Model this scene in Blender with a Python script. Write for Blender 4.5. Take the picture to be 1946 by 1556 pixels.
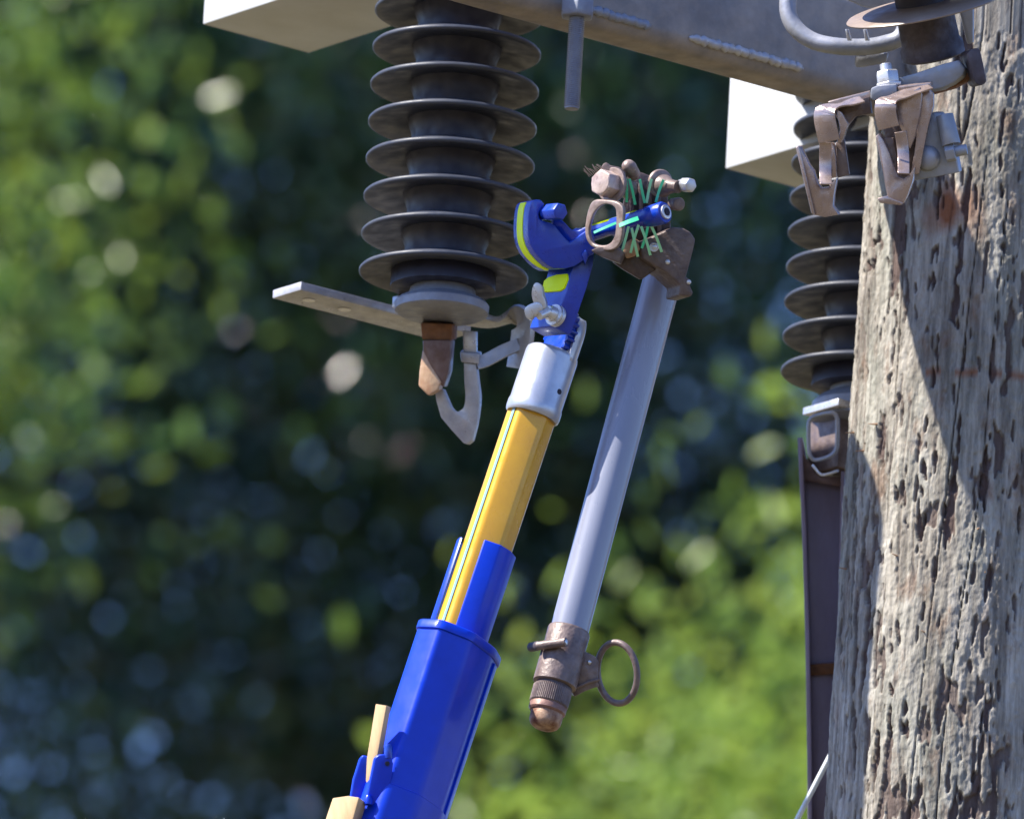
import bpy, bmesh, math, random
import numpy as np
from mathutils import Vector, Matrix, noise

random.seed(7)
for o in list(bpy.data.objects):
    bpy.data.objects.remove(o)
SC = bpy.context.scene
COL = SC.collection

# ------------------------------------------------------------------ camera
D = 10.0                     # metres from the lens to the focused tool
FPX = 25000.0                # focal length in pixels of the 1946 px wide photograph
ELEV = math.radians(15.0)
ROLL = math.radians(3.3)
CAM = Vector((0, 0, 1.7))
r0 = Vector((1, 0, 0)); f = Vector((0, math.cos(ELEV), math.sin(ELEV))); u0 = Vector((0, -math.sin(ELEV), math.cos(ELEV)))
cr, sr = math.cos(ROLL), math.sin(ROLL)
r = cr * r0 + sr * u0
u = cr * u0 - sr * r0
cam = bpy.data.cameras.new('camera'); camo = bpy.data.objects.new('camera', cam); COL.objects.link(camo)
M = Matrix((( r.x, u.x, -f.x, CAM.x), (r.y, u.y, -f.y, CAM.y), (r.z, u.z, -f.z, CAM.z), (0, 0, 0, 1)))
camo.matrix_world = M
cam.sensor_width = 36; cam.sensor_fit = 'HORIZONTAL'
cam.lens = FPX * 36 / 1946
cam.clip_start = 0.5; cam.clip_end = 5000
cam.dof.use_dof = True; cam.dof.focus_distance = D; cam.dof.aperture_fstop = 12.0
SC.camera = camo

# ------------------------------------------------------------------ sky, sun, exposure
SUN_AZ = Vector((-1.0, -0.25, 0)).normalized(); SUN_EL = math.radians(49)
sun_dir = (SUN_AZ * math.cos(SUN_EL) + Vector((0, 0, math.sin(SUN_EL)))).normalized()
w = bpy.data.worlds.new('World'); SC.world = w; w.use_nodes = True
nt = w.node_tree; bg = nt.nodes['Background']
sky = nt.nodes.new('ShaderNodeTexSky'); sky.sky_type = 'NISHITA'; sky.sun_disc = False
sky.sun_elevation = SUN_EL
sky.sun_rotation = math.atan2(sun_dir.x, sun_dir.y)
sky.air_density = 1.0; sky.dust_density = 0.4; sky.ozone_density = 8.0
tint = nt.nodes.new('ShaderNodeMixRGB'); tint.blend_type = 'MULTIPLY'; tint.inputs[0].default_value = 1
tint.inputs[2].default_value = (0.98, 0.97, 1.17, 1)         # the cool white balance of the shade
nt.links.new(sky.outputs[0], tint.inputs[1]); nt.links.new(tint.outputs[0], bg.inputs[0]); bg.inputs[1].default_value = 0.10
sl = bpy.data.lights.new('sun', 'SUN'); sl.energy = 4.6; sl.angle = math.radians(0.5); sl.color = (1, 0.94, 0.84)
so = bpy.data.objects.new('sun', sl); COL.objects.link(so)
so.rotation_euler = (-sun_dir).to_track_quat('-Z', 'Y').to_euler()
SC.view_settings.view_transform = 'Standard'; SC.view_settings.look = 'None'
SC.view_settings.exposure = 1.34; SC.view_settings.gamma = 1
SC.render.engine = 'CYCLES'
SC.cycles.use_denoising = True
SC.cycles.max_bounces = 6; SC.cycles.diffuse_bounces = 3; SC.cycles.glossy_bounces = 3
SC.cycles.transmission_bounces = 3; SC.cycles.transparent_max_bounces = 4
SC.cycles.caustics_reflective = False; SC.cycles.caustics_refractive = False

# ------------------------------------------------------------------ materials
MATS = {}
def mat(name, col, rough=0.5, metal=0.0, col2=None, nscale=40.0, amt=0.5, bump=0.0, bscale=300.0,
        stretch=(1, 1, 1), coat=0.0, spec=0.5, rvar=0.15, sharp=(0.35, 0.65), wear=None):
    if name in MATS: return MATS[name]
    m = bpy.data.materials.new(name); m.use_nodes = True
    t = m.node_tree; N = t.nodes; L = t.links; b = N['Principled BSDF']
    b.inputs['Roughness'].default_value = rough; b.inputs['Metallic'].default_value = metal
    b.inputs['Specular IOR Level'].default_value = spec
    if coat: b.inputs['Coat Weight'].default_value = coat; b.inputs['Coat Roughness'].default_value = 0.12
    tc = N.new('ShaderNodeTexCoord'); mp = N.new('ShaderNodeMapping'); mp.inputs['Scale'].default_value = stretch
    L.new(tc.outputs['Object'], mp.inputs[0])
    n = N.new('ShaderNodeTexNoise'); n.inputs['Scale'].default_value = nscale; n.inputs['Detail'].default_value = 6
    n.inputs['Roughness'].default_value = 0.65
    L.new(mp.outputs[0], n.inputs[0])
    cr_ = N.new('ShaderNodeValToRGB'); cr_.color_ramp.elements[0].position = sharp[0]; cr_.color_ramp.elements[1].position = sharp[1]
    c2 = col2 or tuple(c * 0.8 for c in col)
    cr_.color_ramp.elements[0].color = (*col, 1)
    cr_.color_ramp.elements[1].color = (*[a + (b_ - a) * min(1, amt * 2) for a, b_ in zip(col, c2)], 1)
    L.new(n.outputs[0], cr_.inputs[0]); L.new(cr_.outputs[0], b.inputs['Base Color'])
    if wear:                                       # scuffs: (colour, noise scale, threshold, strength)
        nw = N.new('ShaderNodeTexNoise'); nw.inputs['Scale'].default_value = wear[1]; nw.inputs['Detail'].default_value = 8; nw.inputs['Roughness'].default_value = 0.75
        L.new(mp.outputs[0], nw.inputs[0]); rw = N.new('ShaderNodeMapRange'); rw.inputs[1].default_value = wear[2]; rw.inputs[2].default_value = wear[2] + 0.05; rw.inputs[4].default_value = wear[3]
        L.new(nw.outputs[0], rw.inputs[0]); mw = N.new('ShaderNodeMixRGB'); mw.inputs[2].default_value = (*wear[0], 1)
        L.new(rw.outputs[0], mw.inputs[0]); L.new(cr_.outputs[0], mw.inputs[1]); L.new(mw.outputs[0], b.inputs['Base Color'])
    mr = N.new('ShaderNodeMapRange'); mr.inputs[1].default_value = 0.3; mr.inputs[2].default_value = 0.7
    mr.inputs[3].default_value = max(0.03, rough - rvar); mr.inputs[4].default_value = min(1, rough + rvar)
    n3 = N.new('ShaderNodeTexNoise'); n3.inputs['Scale'].default_value = nscale * 2.3; n3.inputs['Detail'].default_value = 4
    L.new(mp.outputs[0], n3.inputs[0]); L.new(n3.outputs[0], mr.inputs[0]); L.new(mr.outputs[0], b.inputs['Roughness'])
    if bump:
        n2 = N.new('ShaderNodeTexNoise'); n2.inputs['Scale'].default_value = bscale; n2.inputs['Detail'].default_value = 5
        bp = N.new('ShaderNodeBump'); bp.inputs['Strength'].default_value = 0.6; bp.inputs['Distance'].default_value = bump
        L.new(mp.outputs[0], n2.inputs[0]); L.new(n2.outputs[0], bp.inputs['Height']); L.new(bp.outputs[0], b.inputs['Normal'])
    MATS[name] = m
    return m

BLUE = mat('blue_paint', (0.0, 0.038, 0.56), 0.38, col2=(0.0, 0.030, 0.46), nscale=30, coat=0.1, spec=0.3, wear=((0.10, 0.16, 0.50), 90, 0.66, 0.6), rvar=0.05, bump=0.0002, bscale=120)
BLUEH = mat('blue_anodised', (0.0, 0.04, 0.42), 0.34, col2=(0.0, 0.028, 0.32), nscale=60, coat=0.1, spec=0.6, bump=0.0002, bscale=200)
YEL = mat('yellow_fibreglass', (0.70, 0.37, 0.008), 0.3, col2=(0.60, 0.30, 0.008), nscale=25, coat=0.2, wear=((0.35, 0.24, 0.08), 90, 0.66, 0.6))
STRIPE = mat('grey_stripe', (0.22, 0.36, 0.42), 0.4)
LIME = mat('lime_paint', (0.80, 0.95, 0.002), 0.5, col2=(0.72, 0.90, 0.002), spec=0.15)
ALU = mat('cast_aluminium', (0.50, 0.52, 0.58), 0.33, 0.5, rvar=0.05, col2=(0.40, 0.42, 0.48), nscale=60, bump=0.00012, bscale=700)
DARK = mat('dark_hole', (0.01, 0.01, 0.03), 0.7)
BRONZE = mat('weathered_bronze', (0.21, 0.155, 0.135), 0.45, 0.12, col2=(0.10, 0.07, 0.065), nscale=90, bump=0.0008, bscale=350, amt=0.5)
DBRZ = mat('shade_tone_bronze', (0.10, 0.072, 0.07), 0.5, 0.15, col2=(0.045, 0.03, 0.032), nscale=120, bump=0.0009, bscale=420)  # darker bronze copy: deep shade between the jaws put into the colour
MBRZ = mat('dull_bronze', (0.155, 0.118, 0.105), 0.5, 0.15, col2=(0.085, 0.06, 0.056), nscale=100, bump=0.0008, bscale=380)
EBRZ = mat('worn_bronze', (0.36, 0.28, 0.25), 0.42, 0.2, col2=(0.17, 0.12, 0.10), nscale=110, bump=0.0006, bscale=400)
BRONZEL = mat('sheet_bronze', (0.44, 0.345, 0.31), 0.27, 0.6, col2=(0.34, 0.26, 0.235), nscale=70, bump=0.0001, bscale=400)
TUBE = mat('grey_fibre_tube', (0.26, 0.275, 0.34), 0.30, col2=(0.21, 0.225, 0.29), nscale=22, coat=0.3, stretch=(1, 1, 0.25), wear=((0.36, 0.36, 0.40), 80, 0.66, 0.25), rvar=0.06, bump=0.0001)
RUST = mat('rusty_copper', (0.42, 0.27, 0.17), 0.55, 0.2, col2=(0.13, 0.045, 0.02), nscale=110, bump=0.0008, bscale=300)
COPPER = mat('tarnished_copper', (0.55, 0.38, 0.24), 0.5, 0.15, col2=(0.30, 0.13, 0.06), nscale=45, bump=0.0004, bscale=300)
RUSTB = mat('rust_brown', (0.22, 0.09, 0.03), 0.75, col2=(0.12, 0.05, 0.02), nscale=90, bump=0.0005)
SILV = mat('zinc_plated_steel', (0.62, 0.62, 0.63), 0.35, 0.6, col2=(0.48, 0.48, 0.5), nscale=80, bump=0.0003)
GALV = mat('galvanised_steel', (0.33, 0.34, 0.39), 0.45, 0.3, col2=(0.26, 0.27, 0.29), nscale=50, bump=0.0005, bscale=200)
GALVD = mat('weathered_beam_steel', (0.33, 0.285, 0.25), 0.6, 0.05, col2=(0.19, 0.175, 0.17), nscale=28, bump=0.0008, bscale=140, amt=0.5)
HOOK = mat('hook_steel', (0.50, 0.50, 0.52), 0.4, 0.3, col2=(0.33, 0.33, 0.36), nscale=60, bump=0.0003)
POLY = mat('grey_polymer', (0.042, 0.049, 0.070), 0.5, col2=(0.028, 0.033, 0.050), nscale=30, bump=0.0003, bscale=160)
POLYC = mat('dark_polymer_core', (0.018, 0.02, 0.045), 0.5, col2=(0.012, 0.012, 0.03), nscale=40)
CAPM = mat('cap_casting', (0.26, 0.28, 0.33), 0.5, 0.2, col2=(0.19, 0.20, 0.25), nscale=50, bump=0.0006)
WHITE = mat('white_fibreglass', (0.52, 0.54, 0.55), 0.55, col2=(0.47, 0.48, 0.47), nscale=12, bump=0.0004, bscale=60)
WOODT = mat('pale_hardwood', (0.62, 0.44, 0.24), 0.55, col2=(0.50, 0.34, 0.17), nscale=60, stretch=(1.6, 1.6, 0.2), bump=0.0003)
HOUS = mat('dark_cast_housing', (0.085, 0.07, 0.085), 0.6, 0.1, col2=(0.035, 0.025, 0.03), nscale=60, bump=0.0006)
SHEDT = mat('tan_shed', (0.27, 0.205, 0.16), 0.45, col2=(0.20, 0.15, 0.12), nscale=30)
STRUT = mat('dark_painted_steel', (0.27, 0.235, 0.32), 0.5, 0.1, col2=(0.17, 0.13, 0.17), nscale=14, bump=0.0008, bscale=120, stretch=(1, 1, 0.3))
GREEN = mat('green_fibre', (0.05, 0.66, 0.30), 0.4, col2=(0.10, 0.58, 0.30), nscale=120)
GREENP = mat('pale_green_fibre', (0.26, 0.74, 0.40), 0.4, col2=(0.34, 0.66, 0.32), nscale=120)
WIRE = mat('white_wire_cover', (0.75, 0.80, 0.80), 0.4)
HAIR = mat('frayed_fibre', (0.3, 0.25, 0.2), 0.6)

# ------------------------------------------------------------------ builders
def P(px, py, d=0.0):
    """world point seen at photo pixel (px,py), d metres beyond the focused plane"""
    return CAM + ((px - 973.0) / FPX * r - (py - 778.0) / FPX * u + f) * (D + d)
MM = 0.001
PX = D / FPX                                     # metres per pixel at the tool
def basis(ax, hint=None):
    z = ax.normalized(); h = hint or (Vector((0, 0, 1)) if abs(z.z) < 0.9 else Vector((1, 0, 0)))
    x = h.cross(z).normalized() if hint is None else (hint - hint.dot(z) * z).normalized()
    return x, z.cross(x).normalized(), z

class MB:
    def __init__(s): s.bm = bmesh.new()
    def ring_loft(s, rings, cap0=True, cap1=True, closed=True):
        vs = [[s.bm.verts.new(p) for p in rg] for rg in rings]
        n = len(vs[0])
        for a, b in zip(vs, vs[1:]):
            for i in range(n if closed else n - 1):
                j = (i + 1) % n
                try: s.bm.faces.new((a[i], a[j], b[j], b[i]))
                except ValueError: pass
        if cap0: s.bm.faces.new(vs[0][::-1])
        if cap1: s.bm.faces.new(vs[-1])
        return s
    def tube(s, p0, p1, ra, rb=None, seg=32, cap=True, hint=None):
        rb = ra if rb is None else rb
        x, y, z = basis(p1 - p0, hint)
        R = [[c + (x * math.cos(k * 2 * math.pi / seg) + y * math.sin(k * 2 * math.pi / seg)) * q for k in range(seg)] for c, q in ((p0, ra), (p1, rb))]
        return s.ring_loft(R, cap, cap)
    def lathe(s, base, ax, prof, seg=48, hint=None, cap=True):
        x, y, z = basis(ax, hint)
        R = [[base + z * h + (x * math.cos(k * 2 * math.pi / seg) + y * math.sin(k * 2 * math.pi / seg)) * max(q, 1e-5) for k in range(seg)] for q, h in prof]
        return s.ring_loft(R, cap, cap)
    def prism(s, pts, vec):
        """pts: 3-D outline, vec: extrusion"""
        return s.ring_loft([pts, [p + vec for p in pts]])
    def pprism(s, pix, d, off, turn=0.0):
        """outline in pixels at depth d; far side shifted by (dx,dy,dd)"""
        e = lambda q: d + turn * (q[0] - pix[0][0]) * PX
        a = [P(q[0], q[1], e(q)) for q in pix]; b = [P(q[0] + off[0], q[1] + off[1], e(q) + off[2]) for q in pix]
        return s.ring_loft([a, b])
    def pring(s, outer, inner, d, off, turn=0.0):
        n = len(outer); x00 = outer[0][0]
        e = lambda x: d + turn * (x - x00) * PX
        A = [P(x, y, e(x)) for x, y in outer]; B = [P(x, y, e(x)) for x, y in inner]
        A2 = [P(x + off[0], y + off[1], e(x) + off[2]) for x, y in outer]; B2 = [P(x + off[0], y + off[1], e(x) + off[2]) for x, y in inner]
        V = [[s.bm.verts.new(p) for p in q] for q in (A, B, B2, A2)]
        for k in range(4):
            a, b = V[k], V[(k + 1) % 4]
            for i in range(n):
                j = (i + 1) % n
                s.bm.faces.new((a[i], a[j], b[j], b[i]))
        return s
    def box(s, c, ax, ay, az, hx, hy, hz):
        """centre, unit axes, half sizes"""
        q = [c + ax * (i * hx) + ay * (j * hy) for i, j in ((-1, -1), (1, -1), (1, 1), (-1, 1))]
        return s.ring_loft([[p - az * hz for p in q], [p + az * hz for p in q]])
    def sweep(s, path, rad, seg=16, closed=False, flat=None):
        """round tube along a path; flat=(w,t,up) sweeps a rectangular section"""
        n = len(path); R = []
        up = None
        for i in range(n):
            a = path[(i - 1) % n] if (closed or i > 0) else path[0]
            b = path[(i + 1) % n] if (closed or i < n - 1) else path[-1]
            t = (b - a).normalized()
            if flat:
                y = flat[2] - flat[2].dot(t) * t; y.normalize(); x = y.cross(t)
                w_, t_ = flat[0] / 2, flat[1] / 2
                R.append([path[i] + x * (a_ * t_) + y * (b_ * w_) for a_, b_ in ((-1, -1), (1, -1), (1, 1), (-1, 1))])
            else:
                if up is None: up = basis(t)[0]
                x = (up - up.dot(t) * t).normalized(); up = x; y = t.cross(x)
                q = rad(i / (n - 1)) if callable(rad) else rad
                R.append([path[i] + (x * math.cos(k * 2 * math.pi / seg) + y * math.sin(k * 2 * math.pi / seg)) * q for k in range(seg)])
        if closed:
            R.append(R[0]); s.ring_loft(R, False, False)
            bmesh.ops.remove_doubles(s.bm, verts=s.bm.verts, dist=1e-7)
            return s
        return s.ring_loft(R)
    def build(s, name, material, parent=None, origin=None, bevel=0.0, seg=2, smooth=40):
        bm = s.bm
        bmesh.ops.recalc_face_normals(bm, faces=bm.faces)
        if bevel:
            bm.normal_update()
            ed = [e for e in bm.edges if len(e.link_faces) == 2 and e.calc_face_angle(0) > math.radians(28)]
            bmesh.ops.bevel(bm, geom=ed, offset=bevel, segments=seg, profile=0.5, affect='EDGES', clamp_overlap=True)
        root = parent
        while root is not None and root.parent is not None: root = root.parent
        org = root.location.copy() if root is not None else (origin if origin is not None else Vector((0, 0, 0)))
        for v in bm.verts: v.co -= org
        bm.normal_update()
        for fc in bm.faces: fc.smooth = True
        for e in bm.edges:
            if len(e.link_faces) == 2 and e.calc_face_angle(0) > math.radians(smooth): e.smooth = False
        me = bpy.data.meshes.new(name); bm.to_mesh(me); bm.free()
        me.materials.append(material)
        o = bpy.data.objects.new(name, me); COL.objects.link(o)
        if parent is not None: o.parent = parent
        else: o.location = org
        return o

def tag(o, label=None, cat=None, group=None, kind=None):
    if label: o['label'] = label
    if cat: o['category'] = cat
    if group: o['group'] = group
    if kind: o['kind'] = kind
    return o
def thing(name, label, cat, loc, group=None):
    o = bpy.data.objects.new(name, None); COL.objects.link(o); o.location = loc; o.empty_display_size = 0.05
    return tag(o, label, cat, group)
def smooth_path(pts, n=6, closed=False):
    """Catmull-Rom through 3-D points"""
    out = []; m = len(pts); rg = range(m if closed else m - 1)
    for i in rg:
        p1, p2 = pts[i], pts[(i + 1) % m]
        p0 = pts[(i - 1) % m] if (closed or i > 0) else p1
        p3 = pts[(i + 2) % m] if (closed or i < m - 2) else p2
        for k in range(n):
            t = k / n
            out.append(0.5 * ((2 * p1) + (p2 - p0) * t + (2 * p0 - 5 * p1 + 4 * p2 - p3) * t * t + (3 * p1 - p0 - 3 * p2 + p3) * t ** 3))
    if not closed: out.append(pts[-1].copy())
    return out
def sm2(pts, n=5, closed=True):
    return [(v.x, v.y) for v in smooth_path([Vector((x, y, 0)) for x, y in pts], n, closed)]
UP = Vector((0, 0, 1))
AV = Vector((0.6, -0.8, 0)); BV = Vector((0.8, 0.6, 0))   # the two directions of the steelwork
TOWARD = -f

# ------------------------------------------------------------------ ground
def ground():
    m = bpy.data.materials.new('grass_ground'); m.use_nodes = True
    t = m.node_tree; b = t.nodes['Principled BSDF']; b.inputs['Roughness'].default_value = 0.95
    tc = t.nodes.new('ShaderNodeTexCoord'); n = t.nodes.new('ShaderNodeTexNoise'); n.inputs['Scale'].default_value = 0.6; n.inputs['Detail'].default_value = 12
    cr_ = t.nodes.new('ShaderNodeValToRGB'); cr_.color_ramp.elements[0].color = (0.06, 0.06, 0.022, 1); cr_.color_ramp.elements[1].color = (0.15, 0.11, 0.065, 1)
    cr_.color_ramp.elements[0].position = 0.35; cr_.color_ramp.elements[1].position = 0.65
    t.links.new(tc.outputs['Object'], n.inputs[0]); t.links.new(n.outputs[0], cr_.inputs[0]); t.links.new(cr_.outputs[0], b.inputs[0])
    bm = bmesh.new(); S = 40
    vs = [[bm.verts.new((-600 + 1200 * i / S, -400 + 1200 * j / S, 0)) for i in range(S + 1)] for j in range(S + 1)]
    for j in range(S):
        for i in range(S): bm.faces.new((vs[j][i], vs[j][i + 1], vs[j + 1][i + 1], vs[j + 1][i]))
    me = bpy.data.meshes.new('ground'); bm.to_mesh(me); bm.free(); me.materials.append(m)
    o = bpy.data.objects.new('ground', me); COL.objects.link(o); o['kind'] = 'structure'
ground()

# ------------------------------------------------------------------ utility pole
def pole():
    dc = 0.33
    c = P(1858, 700, dc); R0 = 0.097
    z0 = c.z
    zs = [0.0, 0.6, 1.2, 1.8, 2.4, 3.0, 3.5, 3.9]
    zlo, zhi = P(1900, 1620, 0.15).z, P(1900, -60, 0.15).z
    zs = [z for z in zs if z < zlo - 0.05]
    z = zlo
    while z < zhi: zs.append(z); z += 0.00105
    zs += [zhi + 0.1, zhi + 0.3, zhi + 0.7, zhi + 1.3, zhi + 2.2]
    th = []
    a = -math.pi * 1.03                                   # dense on the side that faces the camera
    while a < 0.03 * math.pi: th.append(a); a += 0.0088
    n2 = 24
    for k in range(n2): th.append(0.03 * math.pi + (k) * (math.pi * 0.94) / n2)
    co = []; pit = []; rust = []
    rm = (P(1758, 712, dc - .09).x - c.x, P(1800, 712, dc - .09).z)
    rp = (P(1812, 378, dc - .09).x - c.x, P(1812, 378, dc - .09).z)
    nz = noise.noise
    for z in zs:
        R = R0 - (z - z0) * 0.012
        fine = zlo <= z <= zhi
        for t in th:
            s = t * R0
            # grain runs along the pole
            wv = 0.012 * nz(Vector((s * 10, z * 3, 5.5)))
            g = nz(Vector((s * 190 + wv * 300, z * 6, 1.3))) * 0.5 + nz(Vector((s * 75, z * 4, 9.3))) * 0.5
            big = nz(Vector((s * 14, z * 5, 4.0)))
            v1 = nz(Vector((s * 165 + wv * 260, z * 34, 7.7))); v2 = nz(Vector((s * 320, z * 80, 2.2)))
            pn = v1 + 0.5 * v2 + 0.5 * nz(Vector((s * 34, z * 12, 21.0))) + 0.25 * big
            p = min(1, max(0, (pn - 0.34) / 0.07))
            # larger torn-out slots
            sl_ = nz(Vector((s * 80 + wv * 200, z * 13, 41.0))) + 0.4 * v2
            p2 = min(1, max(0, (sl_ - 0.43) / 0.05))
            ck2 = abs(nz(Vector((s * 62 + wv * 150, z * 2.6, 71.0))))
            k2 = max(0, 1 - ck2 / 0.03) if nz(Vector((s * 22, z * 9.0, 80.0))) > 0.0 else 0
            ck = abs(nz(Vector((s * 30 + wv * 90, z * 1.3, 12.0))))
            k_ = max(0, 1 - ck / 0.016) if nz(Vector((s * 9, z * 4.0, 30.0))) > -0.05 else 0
            chip = nz(Vector((s * 70, z * 60, 17.0)))
            fl = nz(Vector((s * 30, z * 9, 55.0)))
            flake = 0.0011 if fl > 0.12 else (0.0011 * max(0, (fl - 0.06) / 0.06))
            dd = 0.0012 * g + 0.0020 * big - 0.0026 * p - 0.0034 * p2 - 0.005 * k_ - 0.0012 * k2 + 0.0011 * chip * (0.4 + abs(v2)) + 0.0008 * nz(Vector((s * 240, z * 130, 90.0))) + flake + 0.0005 * nz(Vector((s * 500, z * 300, 3)))
            rr = R + (dd if fine else 0.002 * g)
            co.append((rr * math.cos(t), rr * math.sin(t), z))
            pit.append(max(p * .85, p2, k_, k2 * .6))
            # torn rusty patch under the clamp
            qx = (rr * math.cos(t) - rp[0]) / 0.022; qz = (z - rp[1]) / 0.024
            rv_ = math.exp(-(qx * qx + qz * qz)) if math.sin(t) < 0 else 0
            rv2 = max(0, 1 - abs(z - rm[1] + 0.002 * nz(Vector((s * 50, 1, 1)))) / 0.0055) * (1 if rr * math.cos(t) > rm[0] and math.sin(t) < 0 else 0) * (1 if nz(Vector((s * 70, 5, 8))) > -.12 else 0)
            rust.append(min(1, max(0, rv_ * 1.6 + 0.9 * nz(Vector((s * 60, z * 25, 61.0))) - 0.45, rv2 * 0.8)))
    nt_ = len(th); nzs = len(zs)
    idx = np.arange(nt_ * nzs).reshape(nzs, nt_)
    a_ = idx[:-1, :]; b_ = idx[1:, :]
    q = np.stack([a_, np.roll(a_, -1, 1), np.roll(b_, -1, 1), b_], -1).reshape(-1, 4)
    me = bpy.data.meshes.new('utility_pole')
    me.from_pydata(co, [], q.tolist() + [list(range(nt_))[::-1], [int(x) for x in idx[-1]]])
    me.polygons.foreach_set('use_smooth', [True] * len(me.polygons))
    at = me.attributes.new('pit', 'FLOAT', 'POINT'); at.data.foreach_set('value', pit)
    at = me.attributes.new('rust', 'FLOAT', 'POINT'); at.data.foreach_set('value', rust)
    m = bpy.data.materials.new('weathered_pole_wood'); m.use_nodes = True
    t = m.node_tree; N = t.nodes; L = t.links; b = N['Principled BSDF']; b.inputs['Roughness'].default_value = 0.88
    b.inputs['Specular IOR Level'].default_value = 0.2
    tc = N.new('ShaderNodeTexCoord')
    def nz_(scale, st, detail=6):
        mp = N.new('ShaderNodeMapping'); mp.inputs['Scale'].default_value = st
        L.new(tc.outputs['Object'], mp.inputs[0]); n = N.new('ShaderNodeTexNoise'); n.inputs['Scale'].default_value = scale; n.inputs['Detail'].default_value = detail
        n.inputs['Roughness'].default_value = 0.65
        L.new(mp.outputs[0], n.inputs[0]); return n
    n1 = nz_(60, (1, 1, 0.13)); n2 = nz_(16, (1, 1, 0.35), 5); n3 = nz_(260, (1, 1, 0.08)); n4 = nz_(42, (1, 1, 0.4), 8)
    r1 = N.new('ShaderNodeValToRGB'); e = r1.color_ramp.elements
    e[0].position = 0.3; e[0].color = (0.13, 0.11, 0.09, 1); e[1].position = 0.72; e[1].color = (0.50, 0.47, 0.41, 1)
    e2 = e.new(0.5); e2.color = (0.34, 0.31, 0.26, 1)
    L.new(n1.outputs[0], r1.inputs[0])
    mx = N.new('ShaderNodeMixRGB'); mx.blend_type = 'MIX'; mx.inputs[2].default_value = (0.22, 0.24, 0.20, 1)   # lichen green-grey
    rg = N.new('ShaderNodeMapRange'); rg.inputs[1].default_value = 0.48; rg.inputs[2].default_value = 0.68; rg.inputs[4].default_value = 0.55
    L.new(n2.outputs[0], rg.inputs[0]); L.new(rg.outputs[0], mx.inputs[0]); L.new(r1.outputs[0], mx.inputs[1])
    mx2 = N.new('ShaderNodeMixRGB'); mx2.inputs[2].default_value = (0.17, 0.085, 0.045, 1)                        # rusty stains
    rg2 = N.new('ShaderNodeMapRange'); rg2.inputs[1].default_value = 0.56; rg2.inputs[2].default_value = 0.66; rg2.inputs[4].default_value = 0.55
    L.new(n4.outputs[0], rg2.inputs[0]); L.new(rg2.outputs[0], mx2.inputs[0]); L.new(mx.outputs[0], mx2.inputs[1])
    # fine grain
    mx3 = N.new('ShaderNodeMixRGB'); mx3.blend_type = 'MULTIPLY'; mx3.inputs[0].default_value = 0.75
    rg3 = N.new('ShaderNodeMapRange'); rg3.inputs[1].default_value = 0.35; rg3.inputs[2].default_value = 0.6; rg3.inputs[3].default_value = 0.45; rg3.inputs[4].default_value = 1.12
    L.new(n3.outputs[0], rg3.inputs[0]); L.new(mx2.outputs[0], mx3.inputs[1]); L.new(rg3.outputs[0], mx3.inputs[2])
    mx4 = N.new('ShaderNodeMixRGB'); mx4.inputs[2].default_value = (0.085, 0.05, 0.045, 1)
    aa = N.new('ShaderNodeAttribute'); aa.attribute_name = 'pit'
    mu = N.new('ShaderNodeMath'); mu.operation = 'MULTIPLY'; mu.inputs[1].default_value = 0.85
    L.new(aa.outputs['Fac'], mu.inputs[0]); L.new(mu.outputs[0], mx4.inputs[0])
    mx5 = N.new('ShaderNodeMixRGB'); mx5.inputs[2].default_value = (0.24, 0.095, 0.045, 1)
    ab = N.new('ShaderNodeAttribute'); ab.attribute_name = 'rust'; L.new(ab.outputs['Fac'], mx5.inputs[0])
    L.new(mx3.outputs[0], mx5.inputs[1]); L.new(mx5.outputs[0], mx4.inputs[1])
    L.new(mx4.outputs[0], b.inputs['Base Color'])
    bp = N.new('ShaderNodeBump'); bp.inputs['Strength'].default_value = 0.8; bp.inputs['Distance'].default_value = 0.0018
    n5 = nz_(420, (1, 1, 0.35), 8); ad = N.new('ShaderNodeMath'); L.new(n3.outputs[0], ad.inputs[0]); L.new(n5.outputs[0], ad.inputs[1]); L.new(ad.outputs[0], bp.inputs['Height']); L.new(bp.outputs[0], b.inputs['Normal'])
    me.materials.append(m)
    o = bpy.data.objects.new('utility_pole', me); COL.objects.link(o); o.location = (c.x, c.y, 0)
    tag(o, 'thick weathered grey wooden utility pole with peeling cracked surface', 'pole')
    # splinters standing off the surface
    for px, py, dx, dy in ((1586, 1108, -8, -2), (1600, 830, -9, 3), (1665, 815, -12, 3), (1640, 868, -10, 4), (1700, 1085, -10, -4), (1840, 1030, 9, -3), (1750, 1240, -10, -4), (1850, 1120, 8, -4)):
        # put each splinter's root on the pole's surface
        x = P(px, py, dc).x - c.x; x = max(-0.094, min(0.094, x))
        y = -math.sqrt(max(0, 0.0965 ** 2 - x * x)); zz = P(px, py, dc + y).z
        b0 = Vector((c.x + x * 0.985, c.y + y * 0.985, zz)); nrm = Vector((x, y, 0)).normalized()
        b1 = b0 + nrm * 0.006 + Vector((dx * PX, 0, -dy * PX))
        sp = MB(); sp.tube(b0, b1, 0.0012, 0.0003, 5)
        s_ = sp.build('splinter', mat('raw_splinter', (0.40, 0.24, 0.14), 0.8), None, Vector((c.x, c.y, 0))); s_.location = (0, 0, 0); s_.parent = o
    return c
POLE_C = pole()

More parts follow.
